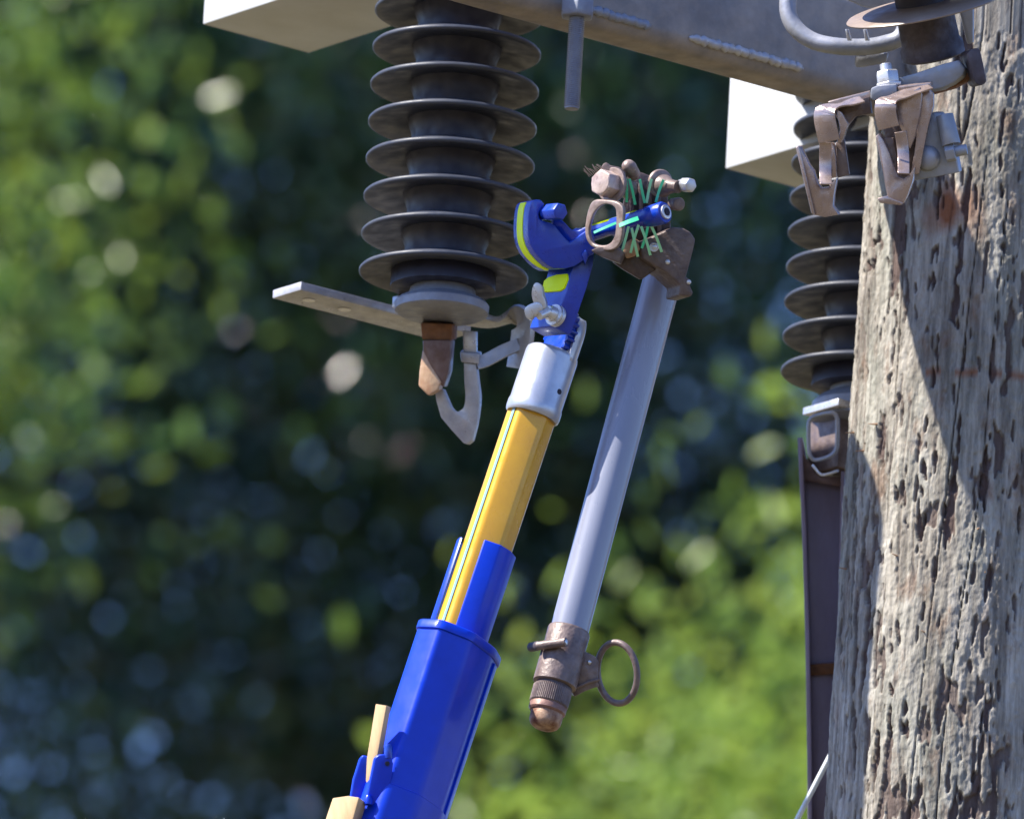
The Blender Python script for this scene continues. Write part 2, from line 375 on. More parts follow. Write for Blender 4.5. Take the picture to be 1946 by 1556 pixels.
# ------------------------------------------------------------------ polymer insulators
def insulator(name, label, px, py, d, n_up, pitch_px=71.5, shed_r=0.066, k=1.0):
    """(px,py) = pixel of the axis at the lowest shed's rim plane"""
    base = P(px, py, d)
    th = thing(name, label, 'insulator', base, 'grey ribbed insulators under the steel beam')
    pitch = pitch_px * PX / math.cos(ELEV) * (1 + d / D)
    H = pitch * n_up
    c = MB(); prof = [(0.041, -0.012), (0.041, 0.0)]
    for i in range(n_up):
        h = i * pitch
        prof += [(0.037, h + 0.008), (0.0315, h + 0.013), (0.0315, h + pitch - 0.009), (0.034, h + pitch - 0.003)]
    prof += [(0.03, H), (0.03, H + 0.02)]
    c.lathe(base, UP, prof, 56).build('core', POLYC, th)
    for i in range(n_up):
        s = MB(); R = shed_r
        s.lathe(base + UP * (i * pitch), UP, [(0.029, 0.004), (0.036, 0.0018), (R - 0.006, -0.0016), (R - 0.0015, -0.0022), (R, -0.0012), (R, 0.0008), (R - 0.0012, 0.0020), (R - 0.006, 0.0034), (0.045, 0.009), (0.029, 0.014)], 96, cap=False)
        s.build('shed', POLY, th, smooth=60)
    return th, base, pitch

# left insulator with its blade, hook and copper contact
thL, bL, pL = insulator('ribbed_insulator', 'grey ribbed insulator behind the blue tool head, ending in a steel hook', 843, 522, 0.25, 8)
cap = MB(); cc = bL - UP * 0.0305
cap.lathe(cc, UP, [(0.033, -0.002), (0.0365, 0.0), (0.0370, 0.006), (0.0345, 0.009), (0.027, 0.012), (0.025, 0.02), (0.030, 0.029)], 56).build('end_cap', CAPM, thL)
def world_from(base, a, b, c): return base + AV * a + BV * b + UP * c
# terminal bar, runs along BV
tb = MB()
e0 = P(545, 551, 0.300)                                  # middle of its left end
LB = 0.168
tb.box(e0 + BV * LB / 2, BV, AV, UP, LB / 2, 0.0185, 0.0034)
bar = tb.build('terminal_bar', HOOK, thL, bevel=0.0006)
for q in (0.022, 0.057):
    hb = MB(); hb.lathe(e0 + BV * q - UP * 0.0040, UP, [(0.0052, 0), (0.0050, 0.0004), (0.0040, 0.0005)], 24)
    hb.build('bolt_hole', mat('hole_glint', (0.75, 0.75, 0.78), 0.3), bar)  # pale disc painting the bright glint at each hole
br = MB(); br.box(P(772, 578, 0.280), BV, AV, UP, 0.011, 0.004, 0.0045)
br.build('clip_tab', SILV, thL, bevel=0.0008)
# bent strap
sp_ = [P(865, 600, 0.290), P(930, 611, 0.295), P(972, 606, 0.290), P(989, 609, 0.285), P(994, 626, 0.282), P(990, 662, 0.282), P(984, 700, 0.282)]
st = MB(); st.sweep(smooth_path(sp_, 6), 0, flat=(0.024, 0.0046, AV)); st.build('bent_strap', HOOK, thL, bevel=0.0005)
st = MB(); st.sweep(smooth_path([P(986, 655, 0.282), P(955, 668, 0.282), P(925, 684, 0.280), P(905, 690, 0.278)], 5), 0, flat=(0.010, 0.0030, UP)); st.build('strap_brace', HOOK, thL)
# copper contact
cz = MB(); cz.pprism([(799, 613), (860, 616), (858, 648), (802, 645)], 0.255, (10, -3, 0.03)); cz.build('contact_root', RUSTB, thL, bevel=0.0012)
cz = MB()
front = [(803, 646), (857, 646), (852, 705), (842, 736), (835, 727), (804, 668)]
cz.pprism(front, 0.252, (8, 0, 0.022)); cz.build('contact_shank', mat('shade_tone_copper', (0.22, 0.15, 0.13), 0.45, 0.3, col2=(0.12, 0.06, 0.04)), thL, bevel=0.0012)  # darker copper copy, shade of the block painted in
cz = MB()
A = [P(803, 664, 0.256), P(838, 726, 0.249), P(832, 741, 0.249), P(814, 752, 0.252), P(795, 733, 0.258), P(797, 705, 0.259)]
B_ = [p + f * 0.02 + r * 0.003 for p in A]
cz.ring_loft([A, B_]).build('contact_tip', COPPER, thL, bevel=0.0012)  # lighter copper than the shank paints the sunlit lower facet
# hook
hk = MB()
hk.pprism([(879, 628), (905, 630), (905, 690), (881, 689)], 0.282, (3, 0, 0.004))
hk.build('hook_stem', SILV, thL, bevel=0.0006)
hk = MB()
hk.pprism([(874, 668), (912, 672), (910, 692), (876, 688)], 0.272, (4, -4, 0.02)); hk.build('hook_collar', HOOK, thL, bevel=0.0012)
hk = MB()
inner = sm2([(903, 691), (907, 725), (910, 757), (905, 800), (896, 836)], 4, False) + [(888, 843), (881, 842), (858, 817), (838, 793), (829, 762), (827, 748), (841, 738)] + sm2([(848, 755), (857, 774), (868, 782), (880, 775), (884, 755), (882, 725), (881, 689)], 4, False)
hk.pprism(inner, 0.275, (6, 2, 0.006)); hk.build('hook', HOOK, thL, bevel=0.0005)

# right insulator
thR, bR, pR = insulator('ribbed_insulator', 'grey ribbed insulator half hidden behind the wooden pole', 1641, 712, 0.47, 9, 69.5 / 1.05 * 1.0)
cap = MB()
cap.lathe(bR - UP * 0.040, UP, [(0.03, -0.004), (0.040, 0.0), (0.040, 0.014), (0.034, 0.02), (0.026, 0.024), (0.026, 0.042)], 48).build('end_cap', CAPM, thR)
lb = MB(); lb.box(P(1578, 777, 0.44) + BV * 0.004, BV, AV, UP, 0.014, 0.0225, 0.003)
lb.build('clamp_top', SILV, thR, bevel=0.0006)
lb = MB(); lb.box(P(1580, 838, 0.45) + BV * 0.004, BV, AV, UP, 0.012, 0.0195, 0.026)
lb.build('clamp_body', BRONZE, thR, bevel=0.001)
lp = [P(1537, 808, 0.42), P(1541, 796, 0.42), P(1552, 790, 0.42), P(1575, 785, 0.415), P(1586, 787, 0.415), P(1591, 798, 0.415), P(1591, 838, 0.415), P(1588, 856, 0.415), P(1575, 868, 0.415), P(1550, 874, 0.42), P(1540, 866, 0.42), P(1537, 850, 0.42)]
lb = MB(); lb.sweep(smooth_path(lp, 4, True), 0.0017, 12, closed=True); lb.build('clamp_loop', GALV, thR)
lb = MB(); lb.sweep(smooth_path([P(1545, 885, 0.42), P(1560, 901, 0.418), P(1575, 900, 0.416), P(1593, 894, 0.415)], 4), 0, flat=(0.012, 0.002, f)); lb.build('clamp_lip', SILV, thR, bevel=0.0004)

# dark strut hanging beside the pole
ths = thing('steel_strut', 'dark purple-grey steel channel strut hanging beside the pole', 'strut', P(1565, 1850, 0.42))
left = [(1516, 832), (1519, 905), (1524, 1010), (1530, 1200), (1534, 1450), (1536, 1850)]
web = [(x + 8, y) for x, y in left] + [(1592, 1850), (1592, 1450), (1594, 1200), (1600, 1010), (1603, 900), (1600, 890), (1560, 915), (1530, 905), (1526, 835)]
s = MB(); s.pprism(web[:6] + [(1592, 1850), (1592, 1450), (1594, 1200), (1600, 1010), (1604, 925), (1540, 912)], 0.455, (2, 0, 0.004)); s.build('web', STRUT, ths, bevel=0.0004)
s = MB(); s.pprism([(x, y) for x, y in left] + [(x + 8, y) for x, y in left[::-1]], 0.430, (1, 0, 0.03)); s.build('flange', STRUT, ths, bevel=0.0005)
s = MB(); s.pprism([(1605, 895), (1604, 1010), (1598, 1200), (1596, 1450), (1594, 1850), (1588, 1850), (1589, 1450), (1591, 1200), (1596, 1010), (1598, 895)], 0.430, (1, 0, 0.03)); s.build('flange', STRUT, ths, bevel=0.0005)
s = MB(); s.pprism([(1534, 1262), (1594, 1258), (1594, 1280), (1534, 1284)], 0.450, (0, 0, 0.006)); s.build('dark_band', RUSTB, ths, bevel=0.0008)  # dark brown band across the channel
s = MB(); s.pprism([(1526, 862), (1560, 905), (1598, 905), (1598, 925), (1526, 912)], 0.447, (0, 0, 0.006)); s.build('gusset', mat('rusty_plate', (0.22, 0.14, 0.12), 0.6, 0.1, col2=(0.1, 0.06, 0.06), nscale=60), ths, bevel=0.001)

# white wire
wv = MB(); wv.sweep([P(1466, 1650, 0.36), P(1515, 1556, 0.36), P(1568, 1454, 0.36), P(1640, 1316, 0.37)], 0.0021, 12)
tag(wv.build('wire', WIRE, None, P(1515, 1560, 0.40)), 'thin white wire slanting up behind the base of the pole', 'wire')

# ------------------------------------------------------------------ steel beam and crossarms
def beam():
    d0 = 0.12
    p_in = P(960, 0, d0 - 0.03)                       # a point of the lower front edge
    org = p_in - BV * 0.62
    th = thing('steel_beam', 'long grey steel beam with weld beads carrying the insulators', 'beam', org)
    # rounded rectangular hollow section 70 x 70 swept along BV; a = towards AV, h = up
    sec = []
    W_, H_ = 0.045, 0.085; rc = 0.014
    for cx, cz, a0 in ((-rc, rc, -90), (-rc, H_ - rc, 0), (-W_ + rc, H_ - rc, 90), (-W_ + rc, rc, 180)):
        rr_ = rc if cz < H_ / 2 else rc
        for k in range(9):
            t = math.radians(a0 + k * 90 / 8)
            sec.append((cx + rr_ * math.cos(t), cz + rr_ * math.sin(t)))
    L_ = 1.16
    def at(bl): return [org + BV * bl + AV * a + UP * h for a, h in sec]
    b = MB(); b.ring_loft([at(0), at(L_)]); body = b.build('beam_body', GALVD, th, smooth=30)
    # weld beads lie along the lower front corner
    def bead(b0, b1, name, m_=HOOK):
        w_ = MB(); n = int((b1 - b0) / 0.0022); pts = []
        for i in range(n + 1):
            q = b0 + (b1 - b0) * i / n
            t = math.radians(-12)
            pts.append(org + BV * q + AV * (-rc + rc * math.cos(t)) + UP * (rc + rc * math.sin(t)) + Vector((random.uniform(-.0005, .0005), 0, random.uniform(-.0006, .0006))))
        w_.sweep(pts, lambda t: (0.0036 + 0.0007 * math.sin(t * n * 2.1) + 0.0004 * math.sin(t * 61)) * min(1, 12 * t + .3, 12 * (1 - t) + .3), 10)
        w_.build(name, m_, th)
    def bl_of(px):                                     # distance along the beam that shows at column px
        best = min((abs((P0 - CAM).dot(r) / (P0 - CAM).dot(f) * FPX + 973 - px), q) for q in [i * 0.002 for i in range(int(L_ / 0.002))] for P0 in [org + BV * q])
        return best[1]
    bead(bl_of(1310), bl_of(1525), 'weld_bead'); bead(bl_of(1120), bl_of(1235), 'weld_bead', CAPM)
    # threaded stud with its nut under the beam
    top = P(1098, 6, d0 - 0.005); x = MB()
    x.tube(top + UP * 0.03, top - UP * 0.085, 0.0055, 0.0055, 20)
    for i in range(48):
        x.lathe(top - UP * (0.008 + i * 0.0016), UP, [(0.0055, -0.0007), (0.0063, 0), (0.0055, 0.0007)], 18, cap=False)
    stud = x.build('threaded_stud', CAPM, th)
    y = MB(); y.lathe(top - UP * 0.008, UP, [(0.013, -0.004), (0.014, 0), (0.014, 0.009), (0.012, 0.011)], 6); y.build('nut', CAPM, stud, bevel=0.001)
    return org
beam()

def crossarm(px, py, d, label, length, hh=0.088):
    c0 = P(px, py, d)                                 # lower left corner nearest the camera plane
    th = thing('crossarm', label, 'crossarm', c0, 'white crossarms behind the beam')
    wB = 0.106
    b = MB(); b.box(c0 + BV * wB / 2 + AV * length / 2 + UP * hh / 2, AV, BV, UP, length / 2, wB / 2, hh / 2)
    a = b.build('arm_body', WHITE, th, bevel=0.0012)
    return th
crossarm(385, 47, 0.50, 'white square crossarm jutting in at the upper left corner', 0.24)
crossarm(1378, 321, 0.62, 'white square crossarm between the beam and the half hidden insulator', 0.20)

# ------------------------------------------------------------------ telescopic stick
AXI = (r * 0.315 + u * 0.949).normalized()
TILT = 0.27
AX = (AXI * math.cos(math.asin(TILT)) + f * TILT).normalized()     # leans away towards the top
ES = (r * 0.949 - u * 0.315).normalized()                         # across, to the right
EZ = ES.cross(AX).normalized()
if EZ.dot(TOWARD) < 0: EZ = -EZ
def axis_pt(px, py, d0=0.0, ref=(1010, 793)):
    """point on a stick-parallel axis; depth follows the tilt from ref"""
    v = math.hypot(px - ref[0], py - ref[1]) * PX * (1 if py < ref[1] else -1)
    return P(px, py, d0 + v * TILT / math.sqrt(1 - TILT ** 2))
def section(base, pts):
    return [base + ES * (s_ * PX) + EZ * (z_ * PX) for s_, z_ in pts]
def roundpoly(pts, rad=8, n=4):
    out = []; m = len(pts)
    for i in range(m):
        p = Vector(pts[i] + (0,)) if len(pts[i]) == 2 else Vector(pts[i]); a = Vector((*pts[i - 1], 0)); b = Vector((*pts[(i + 1) % m], 0))
        da = (a - p); db = (b - p); ra = min(rad, da.length * .45); rb_ = min(rad, db.length * .45)
        s0 = p + da.normalized() * ra; s1 = p + db.normalized() * rb_
        for k in range(n + 1):
            t = k / n; q = s0 * (1 - t) ** 2 + p * 2 * t * (1 - t) + s1 * t * t
            out.append((q.x, q.y))
    return out
stick = thing('telescopic_stick', 'yellow and blue telescopic pole reaching up with a blue head', 'tool', axis_pt(560, 2150))

hexs = roundpoly([(-49, -6), (-27, 36), (27, 36), (49, -6), (27, -42), (-27, -42)], 9)
y0 = axis_pt(1012, 785); y1 = axis_pt(870, 1210)
b = MB(); b.ring_loft([section(y1, hexs), section(y0, hexs)]); rod = b.build('yellow_rod', YEL, stick, smooth=50)
# printed stripe on the left facet
b = MB()
def stripe_pt(base, k): 
    s_, z_ = -49 + 22 * k, -6 + 46 * k
    n_ = Vector((-46, 22)).normalized() * 0.8
    return base + ES * ((s_ + n_.x) * PX) + EZ * ((z_ + n_.y) * PX)
ring = lambda base: [stripe_pt(base, .50), stripe_pt(base, .70), base + ES * (-30 * PX) + EZ * (20 * PX)]
b.ring_loft([ring(y1), ring(y0)]); b.build('stripe', STRIPE, rod)

# aluminium ferrule
f0 = axis_pt(1010, 793); f1 = axis_pt(1047, 668)
Lf = (f1 - f0).length
b = MB(); b.lathe(f0, AX, [(0.0185, 0.0005), (0.0195, 0), (0.0208, 0.0015), (0.0212, 0.004), (0.0212, 0.009), (0.0205, 0.011), (0.0205, Lf - 0.004), (0.0200, Lf - 0.0015), (0.0185, Lf)], 56)
fer = b.build('ferrule', ALU, stick, smooth=50)
b = MB(); hpos = axis_pt(1024, 742); nn = (TOWARD * 0.80 + ES * 0.6).normalized()
hp = P(1060, 747, 0.0) ; hp = hpos + (ES * 0.72 + EZ * 0.69).normalized() * 0.0208
b.lathe(hp, (ES * 0.72 + EZ * 0.69), [(0.0026, -0.001), (0.0026, 0.0003), (0.0018, 0.0006)], 18); b.build('pin_hole', DARK, fer)
# lug: half round tongue rising from the ferrule on its right side, flat face to the left
lugc0 = f1 - AX * 0.006; LN = (-ES * 0.90 + EZ * 0.42).normalized()            # outward normal of the flat face
LT = AX.cross(LN).normalized()
if LT.dot(TOWARD) < 0: LT = -LT
def half(base, rad, cut):
    pts = []
    a0 = math.asin(max(-1, min(1, cut / rad)))
    for k in range(25):
        t = math.pi + a0 - (math.pi + 2 * a0) * k / 24 + 0
        pts.append((rad * math.cos(t), -rad * math.sin(t)))     # (along LT, along -LN)
    return [base + LT * x_ - LN * (-y_) * -1 * -1 for x_, y_ in pts]
rings = []
Ll = 0.040
for k in range(15):
    h = Ll * k / 14
    rad = 0.0205
    if h > Ll - 0.0205: rad = math.sqrt(max(0.0000, 0.0205 ** 2 - (h - (Ll - 0.0205)) ** 2)) + 0.0002
    # D-shaped section: x across (LT), y depth behind the flat face
    rg = []
    for q in range(17):
        t = math.pi * q / 16
        rg.append(lugc0 + AX * h + LT * (rad * math.cos(t)) - LN * (0.006 + 0.0142 * math.sin(t)))
    rings.append(rg)
b = MB(); b.ring_loft(rings); b.build('lug', ALU, fer, bevel=0.0006, smooth=45)

# toothed coupling disc and wing nut
gc = lugc0 + AX * (Ll - 0.0195) - LN * 0.0052
head = None
def star(c, rad, t0, t1, n=20, depth=0.0028):
    R_ = []
    for h in (t0, t1):
        rg = []
        for k in range(n * 4):
            a = 2 * math.pi * k / (n * 4); q = rad - (depth if (k % 4) in (2, 3) else 0)
            rg.append(c + LN * h + (LT * math.cos(a) + AX * math.sin(a)) * q)
        R_.append(rg)
    return R_
# blue head body
HD = -0.004
b = MB()
armf = [(1090, 500), (1104, 486), (1130, 476), (1127, 505), (1116, 545), (1104, 580), (1086, 634), (1080, 636), (1052, 620), (1062, 592), (1076, 556)]
b.pprism(armf, -0.024, (-46, 4, 0.024)); head = b.build('tool_head', BLUEH, stick, bevel=0.0008, smooth=35)
b = MB(); b.ring_loft(star(gc + LN * 0.0004, 0.0215, -0.002, 0.0045)); b.build('toothed_disc', BLUEH, head, bevel=0.0003)
b = MB(); b.ring_loft(star(gc - LN * 0.0025, 0.0200, -0.0015, 0.0012)); b.build('toothed_seat', ALU, head, bevel=0.0002)
# curved hook plate
plate = [(1010, 383), (1018, 379), (1028, 380), (1036, 389), (1030, 396), (1024, 406), (1026, 416), (1036, 421), (1047, 424), (1054, 428), (1062, 438), (1072, 450), (1083, 461), (1092, 455), (1104, 446), (1117, 437), (1128, 441), (1131, 462), (1129, 482), (1108, 496), (1092, 506), (1074, 511), (1052, 510), (1040, 504), (1028, 493), (1016, 479), (1008, 464), (1004, 448), (1003, 430), (1004, 410), (1006, 394)]
b = MB(); b.pprism(plate, -0.030, (-28, 5, 0.034)); b.build('hook_plate', BLUEH, head, bevel=0.0010, smooth=35)
b = MB(); b.pprism(sm2([(1052, 419), (1063, 416), (1074, 424), (1086, 436), (1100, 438), (1116, 431), (1118, 448), (1100, 462), (1084, 472), (1066, 456), (1052, 440)], 3), -0.020, (-4, 2, 0.014), -0.35); b.build('saddle_lip', BLUEH, head, bevel=0.0022, seg=4, smooth=60)
# lime stripe painted on the outer rim
rim = sm2([(1010, 383), (1006, 394), (1004, 410), (1003, 430), (1004, 448), (1008, 464), (1016, 479), (1028, 493), (1040, 504), (1052, 511)], 4, False)
b = MB(); rg = []
for i, (x_, y_) in enumerate(rim):
    j = min(i + 1, len(rim) - 1); k_ = max(i - 1, 0)
    tx, ty = rim[j][0] - rim[k_][0], rim[j][1] - rim[k_][1]; ln = math.hypot(tx, ty); nx, ny = -(-ty) / ln * -1, -(tx) / ln * -1
    if nx > 0: nx, ny = -nx, -ny
    w0, w1 = 0.34, 0.72
    if i > len(rim) - 10: w1 = 0.72 - (i - len(rim) + 10) * 0.025
    q = []
    for k2, o_ in ((w0, 1.2), (w1, 1.2), (w1, -1.5), (w0, -1.5)):
        q.append(P(x_ + nx * o_ - 28 * k2, y_ + ny * o_ + 5 * k2, -0.030 + 0.034 * k2))
    rg.append(q)
b.ring_loft(rg); b.build('stripe', LIME, head, smooth=50)
# lime label on the left face of the arm
b = MB()
lab = [(1078, 522), (1079, 534), (1074, 550), (1066, 553)]
A = [P(1086, 523, -0.0225), P(1078, 549, -0.0225), P(1066, 554, -0.0172), P(1046, 557, -0.0048), P(1042, 548, -0.0020), P(1047, 532, -0.0020), P(1062, 524, -0.0105)]
def lf(x_, y_):
    xe = 1090 - (y_ - 500) * 0.25 if y_ < 556 else 1076 - (y_ - 556) * 0.39
    return P(x_, y_, -0.024 + max(0, (xe - x_)) / 46 * 0.024)
A = [lf(x_, y_) for x_, y_ in ((1080, 521), (1081, 531), (1074, 549), (1066, 554), (1036, 556), (1033, 549), (1036, 535), (1044, 528), (1060, 523))]
lab_n = (-ES + EZ * 0.2).normalized()
b.ring_loft([[p + lab_n * 0.0012 for p in A], [p - lab_n * 0.004 for p in A]]); b.build('label_patch', LIME, head, bevel=0.0003)
# peg with hexagonal cap
b = MB(); pa, pb = P(1016, 408, 0.0), P(1048, 404, -0.040); b.tube(pa, pb, 0.0052, 0.0052, 24)
b.build('peg', BLUEH, head, smooth=50)
b = MB(); axp = (pb - pa).normalized(); axp2 = (P(1066, 402, -0.050) - P(1042, 404, -0.036)); b.lathe(P(1042, 404, -0.036), axp2, [(0.0062, 0), (0.0068, 0.0008), (0.0068, axp2.length - 0.001), (0.0060, axp2.length)], 6)
b.build('peg_cap', BLUEH, head, bevel=0.0006)
# cross bar reaching right to the fuse fitting
b = MB(); q0, q1 = P(1098, 452, 0.008), P(1262, 404, -0.046)
bx = (q1 - q0); b.lathe(q0, bx, [(0.0075, 0), (0.0062, 0.006), (0.0055, bx.length * .38), (0.0072, bx.length * .42), (0.0072, bx.length * .8), (0.0082, bx.length * .82), (0.0086, bx.length - 0.001), (0.0078, bx.length + 0.0008)], 40)
cbar = b.build('cross_bar', BLUEH, head, smooth=40)
e_ = q1 + bx.normalized() * 0.0015
b = MB(); b.lathe(e_, bx, [(0.0055, -0.0015), (0.0055, 0.0010), (0.0048, 0.0014), (0.0034, 0.0014), (0.0030, 0.0006)], 28); b.build('socket_bolt', SILV, cbar)
b = MB(); b.lathe(e_ + bx.normalized() * 0.0009, bx, [(0.0029, 0), (0.0029, 0.0012)], 6); b.build('socket', DARK, cbar)
b = MB(); tp = (UP * 0.95 - r * 0.3 - f * 0.25); tp = (tp - tp.dot(bx.normalized()) * bx.normalized()).normalized()
l0, l1 = q0 + bx * 0.12 + tp * 0.0058, q0 + bx * 0.70 + tp * 0.0071
b.sweep([l0, (l0 + l1) / 2, l1], 0, flat=(0.0026, 0.0012, bx.cross(tp).normalized())); b.build('stripe', LIME, cbar)
# bevelled facet block below the saddle
b = MB(); b.pprism([(1105, 484), (1113, 474), (1120, 484), (1113, 502)], -0.033, (-3, 2, 0.012)); b.build('facet', BLUEH, head, bevel=0.0008)
# wing nut
WN = (LN * 0.8 + TOWARD * 0.35).normalized(); wc = P(1040, 592, -0.030)
wb = MB(); wb.lathe(wc - WN * 0.012, WN, [(0.0085, 0), (0.0085, 0.002), (0.0078, 0.0025), (0.0082, 0.003), (0.0082, 0.005), (0.006, 0.0055), (0.0058, 0.009), (0.0045, 0.012)], 32)
wn = wb.build('wing_nut', SILV, head)
def lobe(outl, d, name):
    b = MB(); b.pprism(sm2(outl, 4), d, (5, 3, 0.004)); b.build(name, SILV, wn, bevel=0.0008, smooth=50)
lobe([(1014, 541), (1021, 537), (1029, 543), (1031, 558), (1036, 572), (1034, 586), (1024, 584), (1014, 575), (1010, 558)], -0.036, 'wing')
lobe([(998, 584), (1008, 577), (1022, 574), (1030, 582), (1026, 594), (1014, 600), (1006, 607), (999, 602), (996, 592)], -0.037, 'wing')
b = MB(); b.tube(wc + WN * 0.0, P(1024, 600, -0.036), 0.0045, 0.0035, 20); b.build('stud', SILV, wn)

# blue half sleeve and outer housing
def hs_pt(px, py): return axis_pt(px, py)
hb0 = axis_pt(884, 1190); 
b = MB()
sec1 = [(-14, 47), (20, 46), (42, 26), (54, -4), (54, -40), (46, -40), (46, -6), (34, 22), (18, 38), (-14, 41)]
t0_, t1_ = axis_pt(930, 1040), axis_pt(860, 1250)
b.ring_loft([section(t1_, sec1), section(t0_, sec1)])
b.build('inner_sleeve', BLUE, stick, bevel=0.0012, seg=3, smooth=50)
b = MB()
sec2 = [(-54, -2), (-60, -8), (-63, -30), (-50, -62), (-44, -58), (-56, -30)]
b.ring_loft([section(t1_, sec2), section(axis_pt(931, 1037), sec2)])
b.build('inner_sleeve', BLUE, stick, bevel=0.0006, smooth=50)
HS = [(-86, 46), (-46, 92), (18, 78), (64, 18), (82, -44), (60, -92), (-60, -92)]
hsec = roundpoly(HS, 9, 4)
hh0, hh1 = axis_pt(877, 1214), axis_pt(700, 1750)
b = MB(); b.ring_loft([section(hh1, hsec), section(hh0, hsec)]); hous = b.build('outer_housing', BLUE, stick, smooth=50)
b = MB(); c2 = roundpoly([(x_ * 1.05, z_ * 1.05) for x_, z_ in HS], 15, 5); c3 = roundpoly([(x_ * .96, z_ * .96) for x_, z_ in HS], 14, 5)
c1 = roundpoly([(x_ * 1.02, z_ * 1.02) for x_, z_ in HS], 15, 5)
b.ring_loft([section(hh0 - AX * 0.0075, c1), section(hh0 - AX * 0.0068, c2), section(hh0 - AX * 0.001, c2), section(hh0, c1), section(hh0 + AX * 0.0006, c3)])
b.build('collar', BLUE, hous, smooth=50)
# raised seam along the right facet
b = MB(); 
for s0_, z0_ in ((72, -12),):
    rgs = [[bb + ES * ((s0_ + a_) * PX) + EZ * ((z0_ + c_) * PX) for a_, c_ in ((-2, 4), (3, 6), (5, 0), (0, -4))] for bb in (hh1, hh0 - AX * 0.009)]
    b.ring_loft(rgs)
b.build('seam', BLUE, hous, bevel=0.0003)
# lower collar section of the housing
b = MB(); h2 = axis_pt(776, 1524); 
b.ring_loft([section(hh1, roundpoly([(x_ * 1.04, z_ * 1.04) for x_, z_ in HS], 14, 5)), section(h2, roundpoly([(x_ * 1.04, z_ * 1.04) for x_, z_ in HS], 14, 5)), section(h2 + AX * 0.0006, roundpoly([(x_ * 1.01, z_ * 1.01) for x_, z_ in HS], 14, 5))]); b.build('lower_housing', BLUE, stick, smooth=50)
# latch brackets
def flat_bracket(outl, d, off, name='latch_bracket', m=BLUE, bev=0.0012):
    b = MB(); b.pprism(outl, d, off); return b.build(name, m, stick, bevel=bev, seg=3)
bA = flat_bracket(sm2([(712, 1440), (722, 1433), (740, 1434), (748, 1450)], 3, False) + [(744, 1480), (728, 1530), (694, 1530), (700, 1500)], -0.122, (-3, 0, 0.004))
bB = flat_bracket([(684, 1442), (690, 1434), (700, 1436), (712, 1438), (706, 1470), (700, 1530), (664, 1530), (672, 1480)], -0.098, (-3, 0, 0.004))
b = MB(); b.lathe(P(736, 1450, -0.1225), TOWARD + r * .1, [(0.0018, -0.001), (0.0018, 0.0005)], 14); b.build('pin_hole', DARK, bA)
b = MB(); b.lathe(P(738, 1424, -0.120), u, [(0.0032, -0.006), (0.0032, 0.002), (0.0022, 0.004)], 16); b.build('hinge_pin', BLUEH, stick)
# wooden latch lever and block
b = MB(); lev = [(714, 1337), (734, 1340), (716, 1440), (706, 1475), (699, 1498), (695, 1482), (697, 1440)]
b.pprism(lev, -0.110, (9, 3, 0.006), -1.0); b.build('wooden_lever', WOODT, stick, bevel=0.0004)
b = MB(); b.pprism([(632, 1515), (660, 1511), (682, 1514), (664, 1580), (640, 1680), (585, 1680), (610, 1580)], -0.112, (15, 10, 0.012), -1.1); b.build('wooden_block', WOODT, stick, bevel=0.0010)
b = MB(); b.lathe(P(700, 1518, -0.124), UP, [(0.003, -0.004), (0.0034, 0), (0.002, 0.003)], 14); b.build('hinge_pin', BLUE, stick)

# ------------------------------------------------------------------ fuse holder
FD = 0.0
fh = thing('fuse_holder', 'grey tube fuse holder with bronze fittings and a pull ring, held by the tool', 'fuse holder', P(1045, 1392, FD))
TAXI = (r * 0.262 + u * 0.965).normalized(); TT = 0.33
TAX = (TAXI * math.sqrt(1 - TT * TT) + f * TT).normalized(); TS = (r * 0.965 - u * 0.262).normalized(); TZ = TS.cross(TAX).normalized()
if TZ.dot(TOWARD) < 0: TZ = -TZ
def tp(px, py):
    v = math.hypot(px - 1170, py - 865) * PX * (1 if py < 865 else -1)
    return P(px, py, FD + v * TT / math.sqrt(1 - TT * TT))
t_b, t_t = tp(1080, 1205), tp(1259, 530)
b = MB(); b.tube(t_b, t_t, 0.0146, 0.0146, 64); tube = b.build('tube', TUBE, fh)
# lower sleeve
def rel(ax0, prof, name, m, parent, seg=48, **kw):
    b = MB(); b.lathe(ax0, TAX, prof, seg); return b.build(name, m, parent, **kw)
s0 = tp(1053.5, 1302); s1 = tp(1081, 1196); LS = (s1 - s0).length
low = rel(s0, [(0.0158, 0), (0.0168, 0.0008), (0.0168, LS * .55), (0.0162, LS * .62), (0.0164, LS - 0.002), (0.0158, LS - 0.0004), (0.0147, LS)], 'lower_sleeve', BRONZE, fh, smooth=50)
rel(s0 - TAX * 0.003, [(0.0140, 0), (0.0140, 0.004)], 'groove', HOUS, low)
# knurled ring with real flutes
kb = MB(); k0 = tp(1042, 1340); k1 = tp(1052, 1306); nK = 60; Lk = (k1 - k0).length
rg = []
for h, q in ((0, .94), (0.0012, 1), (Lk - 0.0012, 1), (Lk, .94)):
    ring_ = []
    for k in range(nK * 3):
        a = 2 * math.pi * k / (nK * 3); rr_ = 0.0150 * q - (0.0006 if k % 3 == 0 else 0)
        ring_.append(k0 + TAX * h + (TS * math.cos(a) + TZ * math.sin(a)) * rr_)
    rg.append(ring_)
kb.ring_loft(rg).build('knurled_ring', BRONZE, fh, smooth=20)
rel(tp(1039, 1352), [(0.0130, -0.001), (0.0143, 0.0005), (0.0143, 0.0045), (0.0135, 0.006)], 'end_collar', mat('reddish_bronze', (0.25, 0.14, 0.11), 0.5, 0.2, col2=(0.15, 0.07, 0.05), nscale=90, bump=0.0005), fh)
e0_ = tp(1032, 1384)
